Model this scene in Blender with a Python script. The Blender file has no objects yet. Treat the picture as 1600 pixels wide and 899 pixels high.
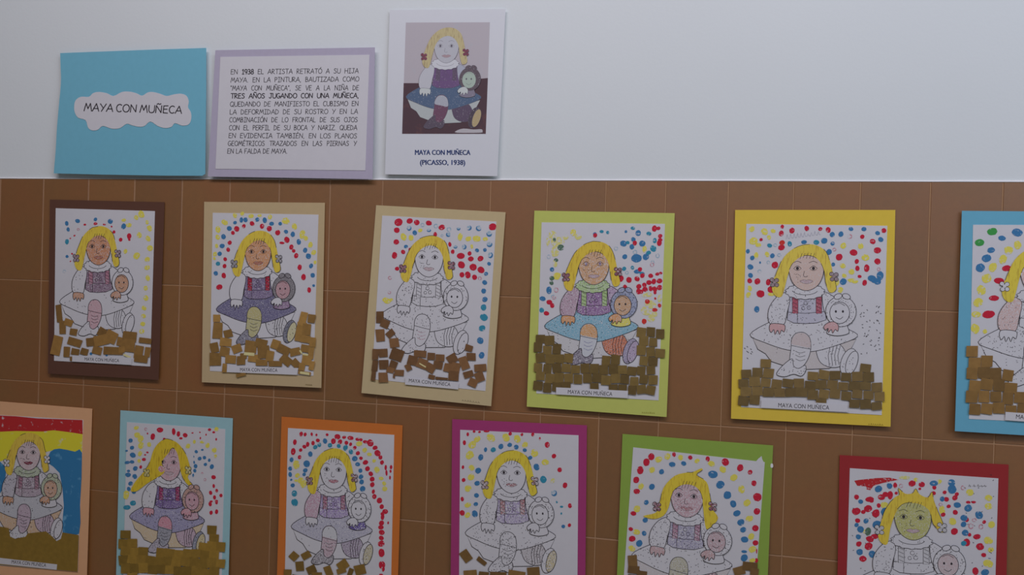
import bpy, math, random
from mathutils import Vector, Matrix
from mathutils.geometry import tessellate_polygon
random.seed(7)
C = bpy.context.scene
COL = C.collection

# ------------------------------------------------------------------ camera, world, light
F_PX = 1300.0
ROT = Vector((-0.003961, -0.030851, 0.216214))
ROTM = Matrix.Rotation(ROT.length, 3, ROT.normalized())
TOPZ = 1.60                                     # height of the tiling's top edge over the floor
CAM = Vector((1.249352, -1.397311, TOPZ - 0.173647))
cd = bpy.data.cameras.new('camera'); cam = bpy.data.objects.new('camera', cd); COL.objects.link(cam)
cd.sensor_width = 36.0; cd.lens = 36.0 * F_PX / 1600.0; cd.clip_start = 0.02
M4 = Matrix((( ROTM[0][0], ROTM[0][2], -ROTM[0][1]), (ROTM[1][0], ROTM[1][2], -ROTM[1][1]), (ROTM[2][0], ROTM[2][2], -ROTM[2][1]))).to_4x4()
M4.translation = CAM
cam.matrix_world = M4
C.camera = cam
C.view_settings.view_transform = 'Standard'; C.view_settings.look = 'None'
C.view_settings.gamma = 1; C.view_settings.exposure = 0.0
C.view_settings.use_curve_mapping = False

w = bpy.data.worlds.new('room_light'); C.world = w; w.use_nodes = True
bg = w.node_tree.nodes['Background']
bg.inputs[0].default_value = (0.97, 0.95, 1.0, 1); bg.inputs[1].default_value = 0.07

def area(name, loc, target, size, size_y, power, color):
    ld = bpy.data.lights.new(name, 'AREA'); ld.shape = 'RECTANGLE'; ld.size = size; ld.size_y = size_y
    ld.energy = power; ld.color = color
    o = bpy.data.objects.new(name, ld); COL.objects.link(o); o.location = loc
    o.rotation_euler = (Vector(target) - Vector(loc)).to_track_quat('-Z', 'Y').to_euler()
    return o
area('window_daylight', (3.0, -1.4, 2.4), (1.3, 0, 1.5), 1.2, 1.4, 12, (0.82, 0.94, 1.16))
area('ceiling_lamp', (0.9, -1.2, 2.9), (0.9, -0.3, 1.0), 2.4, 0.4, 19.5, (1.0, 0.945, 1.04))

# ------------------------------------------------------------------ picture <-> wall
def ray(x, y):
    return ROTM @ Vector(((x - 800) / F_PX, 1.0, -(y - 449.5) / F_PX))
def wall(x, y):
    d = ray(x, y); t = -CAM.y / d.y; p = CAM + t * d
    return (p.x, p.z)
def pix(X, Z):
    d = ROTM.transposed() @ (Vector((X, 0, Z)) - CAM)
    return (800 + F_PX * d.x / d.y, 449.5 - F_PX * d.z / d.y)
def rect_h(tl, tr, h):                           # a right-angled sheet from its top corners and its height in metres
    a = Vector(wall(*tl)); b = Vector(wall(*tr)); u = (b - a).normalized(); v = Vector((u.y, -u.x))
    return [tl, tr, pix(*(b + v * h)), pix(*(a + v * h))]
def rect_w(tl, bl, wd):
    a = Vector(wall(*tl)); b = Vector(wall(*bl)); u = (b - a).normalized(); v = Vector((-u.y, u.x))
    return [tl, pix(*(a + v * wd)), pix(*(b + v * wd)), bl]

# ------------------------------------------------------------------ materials
MATS = {}
def lin(c): return tuple((x / 255 / 12.92) if x / 255 <= .04045 else ((x / 255 + .055) / 1.055) ** 2.4 for x in c)
KW = (0.50, 0.49, 0.545)                            # light that reaches the wall
def alb(c, k=1.0): return tuple(min(.9, a / b / k) for a, b in zip(lin(c), KW))
def nodes_mat(name):
    m = bpy.data.materials.new(name); m.use_nodes = True
    return m, m.node_tree.nodes, m.node_tree.links, m.node_tree.nodes['Principled BSDF']
def paper(name, c, k=1.0, rough=.75, var=.10, scale=60, spec=.25, metal=0.0):
    if name in MATS: return MATS[name]
    m, N, L, b = nodes_mat(name); a = alb(c, k)
    t = N.new('ShaderNodeTexCoord'); n = N.new('ShaderNodeTexNoise'); n.inputs['Scale'].default_value = scale; n.inputs['Detail'].default_value = 5
    r = N.new('ShaderNodeMixRGB'); r.inputs[1].default_value = (*[x * (1 - var) for x in a], 1); r.inputs[2].default_value = (*[min(.92, x * (1 + var)) for x in a], 1)
    L.new(t.outputs['Object'], n.inputs['Vector']); L.new(n.outputs['Fac'], r.inputs[0]); L.new(r.outputs[0], b.inputs['Base Color'])
    b.inputs['Roughness'].default_value = rough; b.inputs['Specular IOR Level'].default_value = spec; b.inputs['Metallic'].default_value = metal
    MATS[name] = m; return m
def crayon(name, c, cover=.7, scale=620, k=1.0, base=(168, 166, 177), grain=None):
    """coloured strokes that leave some of the paper bare"""
    if name in MATS: return MATS[name]
    m, N, L, b = nodes_mat(name); a = alb(c, k); p = alb(base)
    t = N.new('ShaderNodeTexCoord'); n = N.new('ShaderNodeTexNoise'); n.inputs['Scale'].default_value = scale; n.inputs['Detail'].default_value = 3
    mp = N.new('ShaderNodeMapping'); mp.inputs['Scale'].default_value = grain or (1, 1, 1); L.new(t.outputs['Object'], mp.inputs['Vector'])
    r = N.new('ShaderNodeValToRGB'); e = .66 - .36 * cover
    r.color_ramp.elements[0].position = max(0, e - .07); r.color_ramp.elements[0].color = (*p, 1)
    r.color_ramp.elements[1].position = e + .07; r.color_ramp.elements[1].color = (*a, 1)
    L.new(mp.outputs[0], n.inputs['Vector']); L.new(n.outputs['Fac'], r.inputs[0]); L.new(r.outputs[0], b.inputs['Base Color'])
    b.inputs['Roughness'].default_value = .8; b.inputs['Specular IOR Level'].default_value = .2
    MATS[name] = m; return m
def flat(name, c, k=1.0): return paper(name, c, k, var=.02)

INK = flat('black_ink', (46, 42, 48))
WHITE = paper('white_paper', (166, 164, 175), var=.03)
DOTM = {'R': crayon('red_finger_paint', (158, 30, 50), .98, 260), 'B': crayon('blue_finger_paint', (50, 96, 140), .95, 260), 'T': crayon('teal_finger_paint', (44, 112, 140), .9, 260),
        'Y': crayon('yellow_finger_paint', (178, 168, 76), .8, 260), 'G': crayon('green_finger_paint', (52, 122, 62), .95, 260), 'K': crayon('dark_green_finger_paint', (70, 92, 80), .85, 260),
        'P': crayon('faint_pink_paint', (160, 110, 125), .6, 260), 'p': crayon('faint_blue_paint', (125, 145, 165), .6, 260), 'O': crayon('orange_red_paint', (165, 45, 42), .95, 260),
        'c': crayon('thin_blue_paint', (92, 124, 152), .8, 260), 'y': crayon('smeared_yellow_paint', (172, 166, 106), .55, 200)}

# ------------------------------------------------------------------ object helpers
def link(o, parent=None):
    COL.objects.link(o)
    if parent: o.parent = parent
    return o
def thing(name, label, cat, loc, group=None):
    o = bpy.data.objects.new(name, None); o.empty_display_size = .05; o.location = loc
    o['label'] = label; o['category'] = cat
    if group: o['group'] = group
    return link(o)
class Card:
    """the plane a card hangs in: d0 metres off the wall at its centre, leaning out towards its lower edge"""
    def __init__(s, quad, d0=.004, sx=0.0, sz=-.012):
        s.xc, s.zc = wall(sum(p[0] for p in quad) / 4, sum(p[1] for p in quad) / 4)
        s.d0, s.sx, s.sz = d0, sx, sz
        s.org = Vector((s.xc, -d0, s.zc))
    def P(s, x, y, layer=0.0):
        d = ray(x, y); d0 = s.d0 + layer
        t = -(d0 + s.sx * (CAM.x - s.xc) + s.sz * (CAM.z - s.zc) + CAM.y) / (d.y + s.sx * d.x + s.sz * d.z)
        return CAM + t * d - s.org
class MB:
    def __init__(s, card): s.c = card; s.v = []; s.f = []; s.m = []; s.mats = []
    def mi(s, mat):
        if mat not in s.mats: s.mats.append(mat)
        return s.mats.index(mat)
    def poly(s, pts, layer, mat, thick=0.0):
        b = len(s.v); n = len(pts); i = s.mi(mat)
        ar = sum(pts[k][0] * pts[(k + 1) % n][1] - pts[(k + 1) % n][0] * pts[k][1] for k in range(n))
        if ar > 0: pts = list(reversed(pts))
        P3 = [s.c.P(x, y, layer) for x, y in pts]
        s.v += P3
        if n <= 4 and n > 2 and False: pass
        tr = [tuple(range(n))] if n == 3 else tessellate_polygon([[Vector((x, y, 0)) for x, y in pts]])
        for t in tr:
            a, bb, c = t
            if n > 3:
                q = (pts[bb][0] - pts[a][0]) * (pts[c][1] - pts[a][1]) - (pts[c][0] - pts[a][0]) * (pts[bb][1] - pts[a][1])
                if q > 0: a, bb, c = c, bb, a
            s.f.append((b + a, b + bb, b + c)); s.m.append(i)
        if thick:
            s.v += [p + Vector((0, thick, 0)) for p in P3]
            for k in range(n):
                k2 = (k + 1) % n
                s.f.append((b + k2, b + k, b + n + k, b + n + k2)); s.m.append(i)
            for t in list(s.f[-(n + len(tr)):-n]):
                s.f.append((t[2] + n, t[1] + n, t[0] + n)); s.m.append(i)
    def ribbon(s, pts, wd, layer, mat, closed=False):
        n = len(pts)
        if n < 2: return
        b = len(s.v); i = s.mi(mat)
        for k in range(n):
            p0 = pts[k - 1] if (k or closed) else pts[k]; p1 = pts[(k + 1) % n] if (k < n - 1 or closed) else pts[k]
            dx, dy = p1[0] - p0[0], p1[1] - p0[1]; l = math.hypot(dx, dy) or 1; nx, ny = -dy / l * wd / 2, dx / l * wd / 2
            x, y = pts[k]
            if not closed and k == 0: x -= dx / l * wd * .35; y -= dy / l * wd * .35
            if not closed and k == n - 1: x += dx / l * wd * .35; y += dy / l * wd * .35
            s.v += [s.c.P(x + nx, y + ny, layer), s.c.P(x - nx, y - ny, layer)]
        for k in range(n if closed else n - 1):
            k2 = (k + 1) % n
            s.f.append((b + 2 * k, b + 2 * k2, b + 2 * k2 + 1, b + 2 * k + 1)); s.m.append(i)
    def pen(s, pts, wd, layer, mat):
        """separate short strokes, so that sharp corners keep their full width"""
        i = s.mi(mat)
        for (x0, y0), (x1, y1) in zip(pts, pts[1:]):
            l = math.hypot(x1 - x0, y1 - y0) or 1; ux, uy = (x1 - x0) / l * wd / 2, (y1 - y0) / l * wd / 2
            b = len(s.v); e = .55
            for x, y, q in ((x0 - ux * e, y0 - uy * e, 1), (x1 + ux * e, y1 + uy * e, 1), (x1 + ux * e, y1 + uy * e, -1), (x0 - ux * e, y0 - uy * e, -1)):
                s.v.append(s.c.P(x - uy * q, y + ux * q, layer))
            s.f.append((b, b + 1, b + 2, b + 3)); s.m.append(i)
    def dot(s, x, y, rx, ry, layer, mat, n=14, jit=.10, rot=None):
        r = random.uniform(0, 3) if rot is None else rot; ph = random.uniform(0, 6)
        pts = []
        for k in range(n):
            a = 2 * math.pi * k / n; q = 1 + jit * math.sin(2 * a + ph) * .7 + random.uniform(-jit, jit) * .6
            pts.append((x + rx * q * math.cos(a), y + ry * q * math.sin(a)))
        s.poly(pts, layer, mat)
    def crescent(s, x, y, rx, ry, layer, mat, a0):
        n = 9; out = []; inn = []
        for k in range(n):
            a = a0 - 1.9 + 3.8 * k / (n - 1); wd = .12 + .5 * math.sin(math.pi * k / (n - 1))
            out.append((x + rx * math.cos(a), y + ry * math.sin(a))); inn.append((x + rx * (1 - wd) * math.cos(a), y + ry * (1 - wd) * math.sin(a)))
        s.poly(out + inn[::-1], layer, mat)
    def build(s, name, parent):
        me = bpy.data.meshes.new(name); me.from_pydata([tuple(v) for v in s.v], [], s.f)
        for m in s.mats: me.materials.append(m)
        me.polygons.foreach_set('material_index', s.m); me.update()
        return link(bpy.data.objects.new(name, me), parent)
def smooth(pts, closed=True, n=4):
    out = []; L = len(pts)
    for i in range(L if closed else L - 1):
        p0 = pts[(i - 1) % L] if closed or i else pts[i]; p1 = pts[i]; p2 = pts[(i + 1) % L]; p3 = pts[(i + 2) % L] if closed or i + 2 < L else p2
        for k in range(n):
            t = k / n
            out.append(tuple(.5 * ((2 * p1[j]) + (-p0[j] + p2[j]) * t + (2 * p0[j] - 5 * p1[j] + 4 * p2[j] - p3[j]) * t * t + (-p0[j] + 3 * p1[j] - 3 * p2[j] + p3[j]) * t ** 3) for j in (0, 1)))
    if not closed: out.append(pts[-1])
    return out
def ell(cx, cy, rx, ry, n=22, rot=0.0, a0=0, a1=2 * math.pi, close=True):
    o = []
    for k in range(n if close else n + 1):
        a = a0 + (a1 - a0) * k / n; x, y = rx * math.cos(a), ry * math.sin(a)
        o.append((cx + x * math.cos(rot) - y * math.sin(rot), cy + x * math.sin(rot) + y * math.cos(rot)))
    return o
def inside(x, y, pts):
    r = False; n = len(pts)
    for i in range(n):
        x1, y1 = pts[i]; x2, y2 = pts[i - 1]
        if (y1 > y) != (y2 > y) and x < (x2 - x1) * (y - y1) / (y2 - y1) + x1: r = not r
    return r
def homog(src, dst):
    """projective map taking four points to four points"""
    A = []
    for (x, y), (u, v) in zip(src, dst):
        A.append([x, y, 1, 0, 0, 0, -u * x, -u * y, u]); A.append([0, 0, 0, x, y, 1, -v * x, -v * y, v])
    for i in range(8):
        p = max(range(i, 8), key=lambda r: abs(A[r][i])); A[i], A[p] = A[p], A[i]
        for r in range(8):
            if r != i:
                f = A[r][i] / A[i][i]; A[r] = [a - f * b for a, b in zip(A[r], A[i])]
    h = [A[i][8] / A[i][i] for i in range(8)] + [1]
    return lambda x, y: tuple((h[k] * x + h[k + 1] * y + h[k + 2]) / (h[6] * x + h[7] * y + 1) for k in (0, 3))

# ------------------------------------------------------------------ lettering
def bfont(text, bold=False):
    cu = bpy.data.curves.new('lettering_curve', 'FONT'); cu.body = text; cu.size = 1; cu.resolution_u = 3
    o = bpy.data.objects.new('lettering_curve', cu); COL.objects.link(o)
    bpy.context.view_layer.update()
    me = bpy.data.meshes.new_from_object(o.evaluated_get(bpy.context.evaluated_depsgraph_get()))
    vs = [(v.co.x, v.co.y) for v in me.vertices]; fs = [tuple(p.vertices) for p in me.polygons]
    bpy.data.objects.remove(o); bpy.data.curves.remove(cu); bpy.data.meshes.remove(me)
    return vs, fs
CAPH = None
def put_text(mb, text, p0, p1, h0, layer, mat, h1=None, bold=False):
    """capitals whose baseline runs p0 -> p1 (picture points), h0/h1 tall"""
    global CAPH
    if CAPH is None: v, f = bfont('H'); CAPH = max(y for x, y in v)
    vs, fs = bfont(text, bold); h1 = h1 or h0
    xa = min(x for x, y in vs); xb = max(x for x, y in vs)
    b = len(mb.v); i = mb.mi(mat)
    ln = math.hypot(p1[0] - p0[0], p1[1] - p0[1]); nx, ny = (p1[1] - p0[1]) / ln, -(p1[0] - p0[0]) / ln
    for x, y in vs:
        t = (x - xa) / (xb - xa); k = y / CAPH * (h0 + (h1 - h0) * t)
        mb.v.append(mb.c.P(p0[0] + (p1[0] - p0[0]) * t + nx * k, p0[1] + (p1[1] - p0[1]) * t + ny * k, layer))
    for f in fs:
        mb.f.append(tuple(b + q for q in f)); mb.m.append(i)
    if bold:                                    # heavier strokes: the same letters again, a hair to either side
        for dx in (-.38, .38): put_text(mb, text, (p0[0] + dx, p0[1]), (p1[0] + dx, p1[1]), h0, layer, mat, h1)
def arc(cx, cy, rx, ry, a0, a1, n=8): return [(cx + rx * math.cos(math.radians(a0 + (a1 - a0) * k / n)), cy + ry * math.sin(math.radians(a0 + (a1 - a0) * k / n))) for k in range(n + 1)]
GL = {  # a rounded hand-lettered alphabet, height 1: (advance, strokes)
 'A': (.82, [[(.02, 0), (.42, 1), (.74, 0)], [(.14, .34), (.66, .36)]]), 'B': (.68, [[(.08, 0), (.08, 1)], [(.08, 1), (.4, .95), (.46, .76), (.34, .58), (.1, .54)], [(.12, .54), (.5, .46), (.56, .2), (.4, .04), (.08, 0)]]),
 'C': (.72, [arc(.4, .5, .34, .5, 50, 310, 10)]), 'D': (.78, [[(.08, 0), (.08, 1), (.4, .88), (.64, .6), (.62, .3), (.4, .06), (.08, 0)]]),
 'E': (.68, [[(.58, 1), (.1, .97), (.08, .03), (.58, 0)], [(.1, .52), (.5, .54)]]), 'F': (.66, [[(.58, 1), (.1, .97), (.08, 0)], [(.1, .52), (.5, .54)]]),
 'G': (.78, [arc(.4, .5, .34, .5, 55, 350, 10) + [(.72, .42), (.42, .42)]]), 'H': (.8, [[(.08, 0), (.08, 1)], [(.68, 0), (.68, 1)], [(.08, .5), (.68, .52)]]),
 'I': (.6, [[(.06, 1), (.52, 1)], [(.29, 1), (.29, 0)], [(.06, 0), (.52, 0)]]), 'J': (.7, [[(.2, 1), (.64, 1)], [(.46, 1), (.46, .2), (.34, .02), (.16, .04), (.06, .2)]]),
 'L': (.62, [[(.08, 1), (.08, .02), (.54, 0)]]), 'M': (.95, [[(.04, 0), (.22, 1), (.46, .3), (.7, 1), (.88, 0)]]),
 'N': (.84, [[(.08, 0), (.1, 1), (.68, .04), (.7, 1)]]), 'O': (.84, [arc(.42, .5, .36, .5, 90, 450, 14)]),
 'P': (.62, [[(.08, 0), (.08, 1)], [(.08, 1), (.42, .95), (.52, .74), (.4, .52), (.1, .46)]]), 'Q': (.88, [arc(.42, .5, .36, .5, 90, 450, 14), [(.5, .26), (.82, -.1)]]),
 'R': (.7, [[(.08, 0), (.08, 1)], [(.08, 1), (.44, .94), (.5, .74), (.38, .54), (.1, .46), (.62, 0)]]), 'S': (.7, [[(.58, .88), (.4, 1), (.18, .94), (.12, .74), (.3, .56), (.52, .44), (.58, .2), (.4, .02), (.18, .02), (.06, .14)]]),
 'T': (.74, [[(.04, 1), (.7, 1)], [(.37, 1), (.37, 0)]]), 'U': (.78, [[(.08, 1), (.08, .3), (.2, .04), (.4, 0), (.6, .06), (.7, .32), (.7, 1)]]),
 'V': (.74, [[(.04, 1), (.34, 0), (.7, 1)]]), 'Y': (.74, [[(.04, 1), (.36, .5)], [(.7, 1), (.2, 0)]]), 'Z': (.74, [[(.06, 1), (.66, .98), (.06, .02), (.68, 0)]]),
 '1': (.52, [[(.1, .8), (.3, 1), (.3, 0)], [(.1, 0), (.5, 0)]]), '9': (.66, [arc(.32, .7, .25, .3, 0, 360, 10) + [(.54, .4), (.36, 0)]]), '3': (.64, [[(.08, .92), (.32, 1), (.52, .82), (.44, .6), (.22, .54), (.5, .44), (.54, .18), (.34, .0), (.06, .08)]]),
 '8': (.66, [arc(.32, .75, .2, .25, 0, 360, 10), arc(.32, .25, .26, .25, 0, 360, 10)]), '.': (.32, [[(.1, 0), (.14, .04)]]), ',': (.32, [[(.14, .06), (.08, -.16)]]), '"': (.4, [[(.1, 1), (.1, .78)], [(.26, 1), (.26, .78)]]), ' ': (.42, [])}
for a, b, s in (('Ñ', 'N', [(.16, 1.16), (.3, 1.26), (.46, 1.16), (.6, 1.26)]), ('Ó', 'O', [(.4, 1.12), (.56, 1.3)]), ('É', 'E', [(.3, 1.12), (.44, 1.3)])):
    GL[a] = (GL[b][0], GL[b][1] + [s])
def strokes(mb, text, p0, p1, h0, layer, mat, wd, h1=None, bold=None, slant=0.0, narrow=1.0):
    """hand lettering; words in `bold` are heavier, spaces stretch so the line fills p0 -> p1"""
    h1 = h1 or h0; ln = math.hypot(p1[0] - p0[0], p1[1] - p0[1]); h = (h0 + h1) / 2
    adv = [GL[c][0] * h * narrow for c in text]; ns = text.count(' '); solid = sum(a for a, c in zip(adv, text) if c != ' ')
    gap = GL[' '][0] * h
    k = 1.0
    if ns: 
        gap = (ln - solid) / ns
        if gap < .28 * h: k = ln / (solid + ns * .34 * h); gap = .34 * h * k
        if gap > .95 * h: k = ln / (solid + ns * .7 * h); gap = .7 * h * k
    else: k = ln / solid
    ux, uy = (p1[0] - p0[0]) / ln, (p1[1] - p0[1]) / ln; x = 0
    for j, c in enumerate(text):
        if c == ' ': x += gap; continue
        t = x / ln; hh = h0 + (h1 - h0) * t
        heavy = bold and bold[0] <= j < bold[1]
        for st in GL[c][1]:
            pts = []
            for a, b in st:
                sx = x + (a * h * k * narrow) + b * slant * h; sy = b * hh
                pts.append((p0[0] + ux * sx + uy * sy, p0[1] + uy * sx - ux * sy))
            mb.pen(pts, wd * (1.5 if heavy else 1), layer, mat)
        x += GL[c][0] * h * k * narrow

# ------------------------------------------------------------------ the setting
def box_mesh(name, x0, x1, y0, y1, z0, z1, mat):
    v = [(x, y, z) for x in (x0, x1) for y in (y0, y1) for z in (z0, z1)]
    f = [(0, 1, 3, 2), (4, 6, 7, 5), (0, 4, 5, 1), (2, 3, 7, 6), (0, 2, 6, 4), (1, 5, 7, 3)]
    me = bpy.data.meshes.new(name); me.from_pydata(v, [], f); me.materials.append(mat)
    o = link(bpy.data.objects.new(name, me)); o['kind'] = 'structure'; return o
X0, X1 = -1.6, 3.6
def plaster_mat():
    m, N, L, b = nodes_mat('white_plaster'); a = alb((174, 178, 189))
    t = N.new('ShaderNodeTexCoord'); n = N.new('ShaderNodeTexNoise'); n.inputs['Scale'].default_value = 3; n.inputs['Detail'].default_value = 8
    r = N.new('ShaderNodeMixRGB'); r.inputs[1].default_value = (*[x * .965 for x in a], 1); r.inputs[2].default_value = (*[x * 1.02 for x in a], 1)
    L.new(t.outputs['Object'], n.inputs['Vector']); L.new(n.outputs['Fac'], r.inputs[0]); L.new(r.outputs[0], b.inputs['Base Color'])
    n2 = N.new('ShaderNodeTexNoise'); n2.inputs['Scale'].default_value = 220; n2.inputs['Detail'].default_value = 3
    bp = N.new('ShaderNodeBump'); bp.inputs['Strength'].default_value = .08; bp.inputs['Distance'].default_value = .002
    L.new(t.outputs['Object'], n2.inputs['Vector']); L.new(n2.outputs['Fac'], bp.inputs['Height']); L.new(bp.outputs[0], b.inputs['Normal'])
    b.inputs['Roughness'].default_value = .6; b.inputs['Specular IOR Level'].default_value = .3
    return m
PLASTER = plaster_mat()
box_mesh('wall_back', X0, X1, .003, .15, TOPZ - .02, 3.2, PLASTER)
def tile_mat():
    m, N, L, b = nodes_mat('brown_glazed_tile')
    g = N.new('ShaderNodeNewGeometry'); t = N.new('ShaderNodeTexCoord')
    n = N.new('ShaderNodeTexNoise'); n.inputs['Scale'].default_value = 90; n.inputs['Detail'].default_value = 6; n.inputs['Roughness'].default_value = .7
    n2 = N.new('ShaderNodeTexNoise'); n2.inputs['Scale'].default_value = 7; n2.inputs['Detail'].default_value = 2
    L.new(t.outputs['Object'], n.inputs['Vector']); L.new(t.outputs['Object'], n2.inputs['Vector'])
    base = TILE
    c1 = N.new('ShaderNodeMixRGB'); c1.inputs[1].default_value = (*[x * .82 for x in base], 1); c1.inputs[2].default_value = (*[x * 1.18 for x in base], 1)
    L.new(n.outputs['Fac'], c1.inputs[0])
    c2 = N.new('ShaderNodeMixRGB'); c2.blend_type = 'MULTIPLY'; c2.inputs[0].default_value = 1
    mp = N.new('ShaderNodeMapRange'); mp.inputs['To Min'].default_value = .9; mp.inputs['To Max'].default_value = 1.08
    L.new(g.outputs['Random Per Island'], mp.inputs['Value']); L.new(c1.outputs[0], c2.inputs[1]); L.new(mp.outputs[0], c2.inputs[2])
    c3 = N.new('ShaderNodeMixRGB'); c3.inputs[2].default_value = (base[0] * 1.15, base[1] * .85, base[2] * .8, 1)
    mp2 = N.new('ShaderNodeMapRange'); mp2.inputs['From Min'].default_value = .45; mp2.inputs['From Max'].default_value = .7; mp2.inputs['To Max'].default_value = .5
    L.new(n2.outputs['Fac'], mp2.inputs['Value']); L.new(mp2.outputs[0], c3.inputs[0]); L.new(c2.outputs[0], c3.inputs[1])
    L.new(c3.outputs[0], b.inputs['Base Color'])
    bp = N.new('ShaderNodeBump'); bp.inputs['Strength'].default_value = .12; bp.inputs['Distance'].default_value = .001
    L.new(n.outputs['Fac'], bp.inputs['Height']); L.new(bp.outputs[0], b.inputs['Normal'])
    b.inputs['Roughness'].default_value = .56; b.inputs['Specular IOR Level'].default_value = .55; b.inputs['IOR'].default_value = 2.0
    return m
TILE = (.280, .114, .018)
tm = tile_mat(); GROUT = paper('beige_grout', (136, 106, 84), var=.15, scale=25)
colx = [-.0037, .0981, .1996, .3015, .4011, .5010, .6014, .7018, .7999, .8997, .9990, 1.0989, 1.1978, 1.2979, 1.3993, 1.4995, 1.6012, 1.7028]
colx = [colx[0] - .1002 * k for k in range(15, 0, -1)] + colx + [colx[-1] + .1004 * k for k in range(1, 18)]
rowz = [0, -.1998, -.3992, -.6010, -.8010, -1.0010, -1.2010, -1.4010, -1.5990]
tv, tf, ti = [], [], []
for a in range(len(colx) - 1):
    for r in range(len(rowz) - 1):
        g = .0005; x0, x1, z1, z0 = colx[a] + g, colx[a + 1] - g, TOPZ + rowz[r] - (g if r else 0), TOPZ + rowz[r + 1] + g
        b = len(tv); e = .0009; dy = random.uniform(-.0001, .0002)
        tv += [(x0, .003, z0), (x1, .003, z0), (x1, .003, z1), (x0, .003, z1), (x0 + e * .4, dy + .0006, z0 + e * .4), (x1 - e * .4, dy + .0006, z0 + e * .4), (x1 - e * .4, dy + .0006, z1 - e * .4), (x0 + e * .4, dy + .0006, z1 - e * .4),
               (x0 + e, dy, z0 + e), (x1 - e, dy, z0 + e), (x1 - e, dy, z1 - e), (x0 + e, dy, z1 - e)]
        for l in (0, 4):
            for k in range(4): tf.append((b + l + k, b + l + (k + 1) % 4, b + l + 4 + (k + 1) % 4, b + l + 4 + k)); ti.append(0)
        tf.append((b + 8, b + 9, b + 10, b + 11)); ti.append(0)
b = len(tv); xx0, xx1 = colx[0], colx[-1]
tv += [(x, y, z) for x in (xx0, xx1) for y in (.0008, .15) for z in (0, TOPZ)]
for f in [(0, 1, 3, 2), (4, 6, 7, 5), (0, 4, 5, 1), (2, 3, 7, 6), (0, 2, 6, 4), (1, 5, 7, 3)]: tf.append(tuple(b + k for k in f)); ti.append(1)
me = bpy.data.meshes.new('wall_tiled'); me.from_pydata(tv, [], tf); me.materials.append(tm); me.materials.append(GROUT)
me.polygons.foreach_set('material_index', ti)
wt = link(bpy.data.objects.new('wall_tiled', me)); wt['kind'] = 'structure'
# the thin bead of filler where the plaster meets the tiles
bead = []; bf = []; n = 120
for k in range(n + 1):
    x = xx0 + (xx1 - xx0) * k / n; j = random.uniform(-.0005, .0006)
    bead += [(x, .004, TOPZ - .0002), (x, -.0003, TOPZ + .0002), (x, .0004, TOPZ + .0016 + j), (x, .0035, TOPZ + .0034 + j)]
for k in range(n):
    for q in range(3): bf.append((4 * k + q, 4 * k + 4 + q, 4 * k + 5 + q, 4 * k + 1 + q))
me = bpy.data.meshes.new('trim_1'); me.from_pydata(bead, [], bf); me.materials.append(paper('cream_filler', (212, 202, 194), var=.08, scale=40))
me.polygons.foreach_set('use_smooth', [True] * len(bf)); o = link(bpy.data.objects.new('trim_1', me)); o['kind'] = 'structure'
box_mesh('floor', X0, X1, -5.0, .15, -.1, 0, paper('terrazzo', (150, 140, 128), var=.2, scale=40))

# ------------------------------------------------------------------ crops: numbers below were read off enlarged pieces of the photograph's wall
def conv(org, s): return lambda x, y: (org[0] + x / s, org[1] + y / s)

# ------------------------------------------------------------------ the drawn girl (a plain generic colouring figure)
A4REF = [(1166.2, 350), (1386.5, 353), (1377.7, 649), (1158, 636.5)]
HAIR = {
 'bob': [(1211, 462), (1206, 448), (1214, 424), (1225, 402), (1241, 388), (1259, 382), (1277, 384), (1291, 394), (1298, 412), (1302, 430), (1307, 452), (1296, 457), (1290, 440), (1286, 418), (1276, 404), (1262, 399), (1247, 404), (1236, 416), (1230, 434), (1226, 450), (1221, 464)],
 'tips': [(1188, 459), (1208, 452), (1213, 440), (1220, 410), (1238, 389), (1258, 382), (1268, 380), (1281, 373), (1283, 376), (1274, 384), (1291, 394), (1297, 412), (1303, 436), (1313, 450), (1304, 464), (1294, 470), (1288, 440), (1284, 416), (1274, 404), (1258, 401), (1243, 407), (1234, 420), (1230, 440), (1222, 455), (1206, 462)],
 'crown': [(1214, 462), (1208, 450), (1214, 424), (1222, 404), (1234, 390), (1240, 386), (1238, 376), (1248, 384), (1259, 383), (1264, 376), (1270, 384), (1282, 388), (1288, 379), (1291, 392), (1297, 408), (1306, 432), (1302, 440), (1290, 428), (1284, 408), (1270, 399), (1252, 398), (1240, 404), (1232, 420), (1226, 440), (1222, 462)],
}
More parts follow.
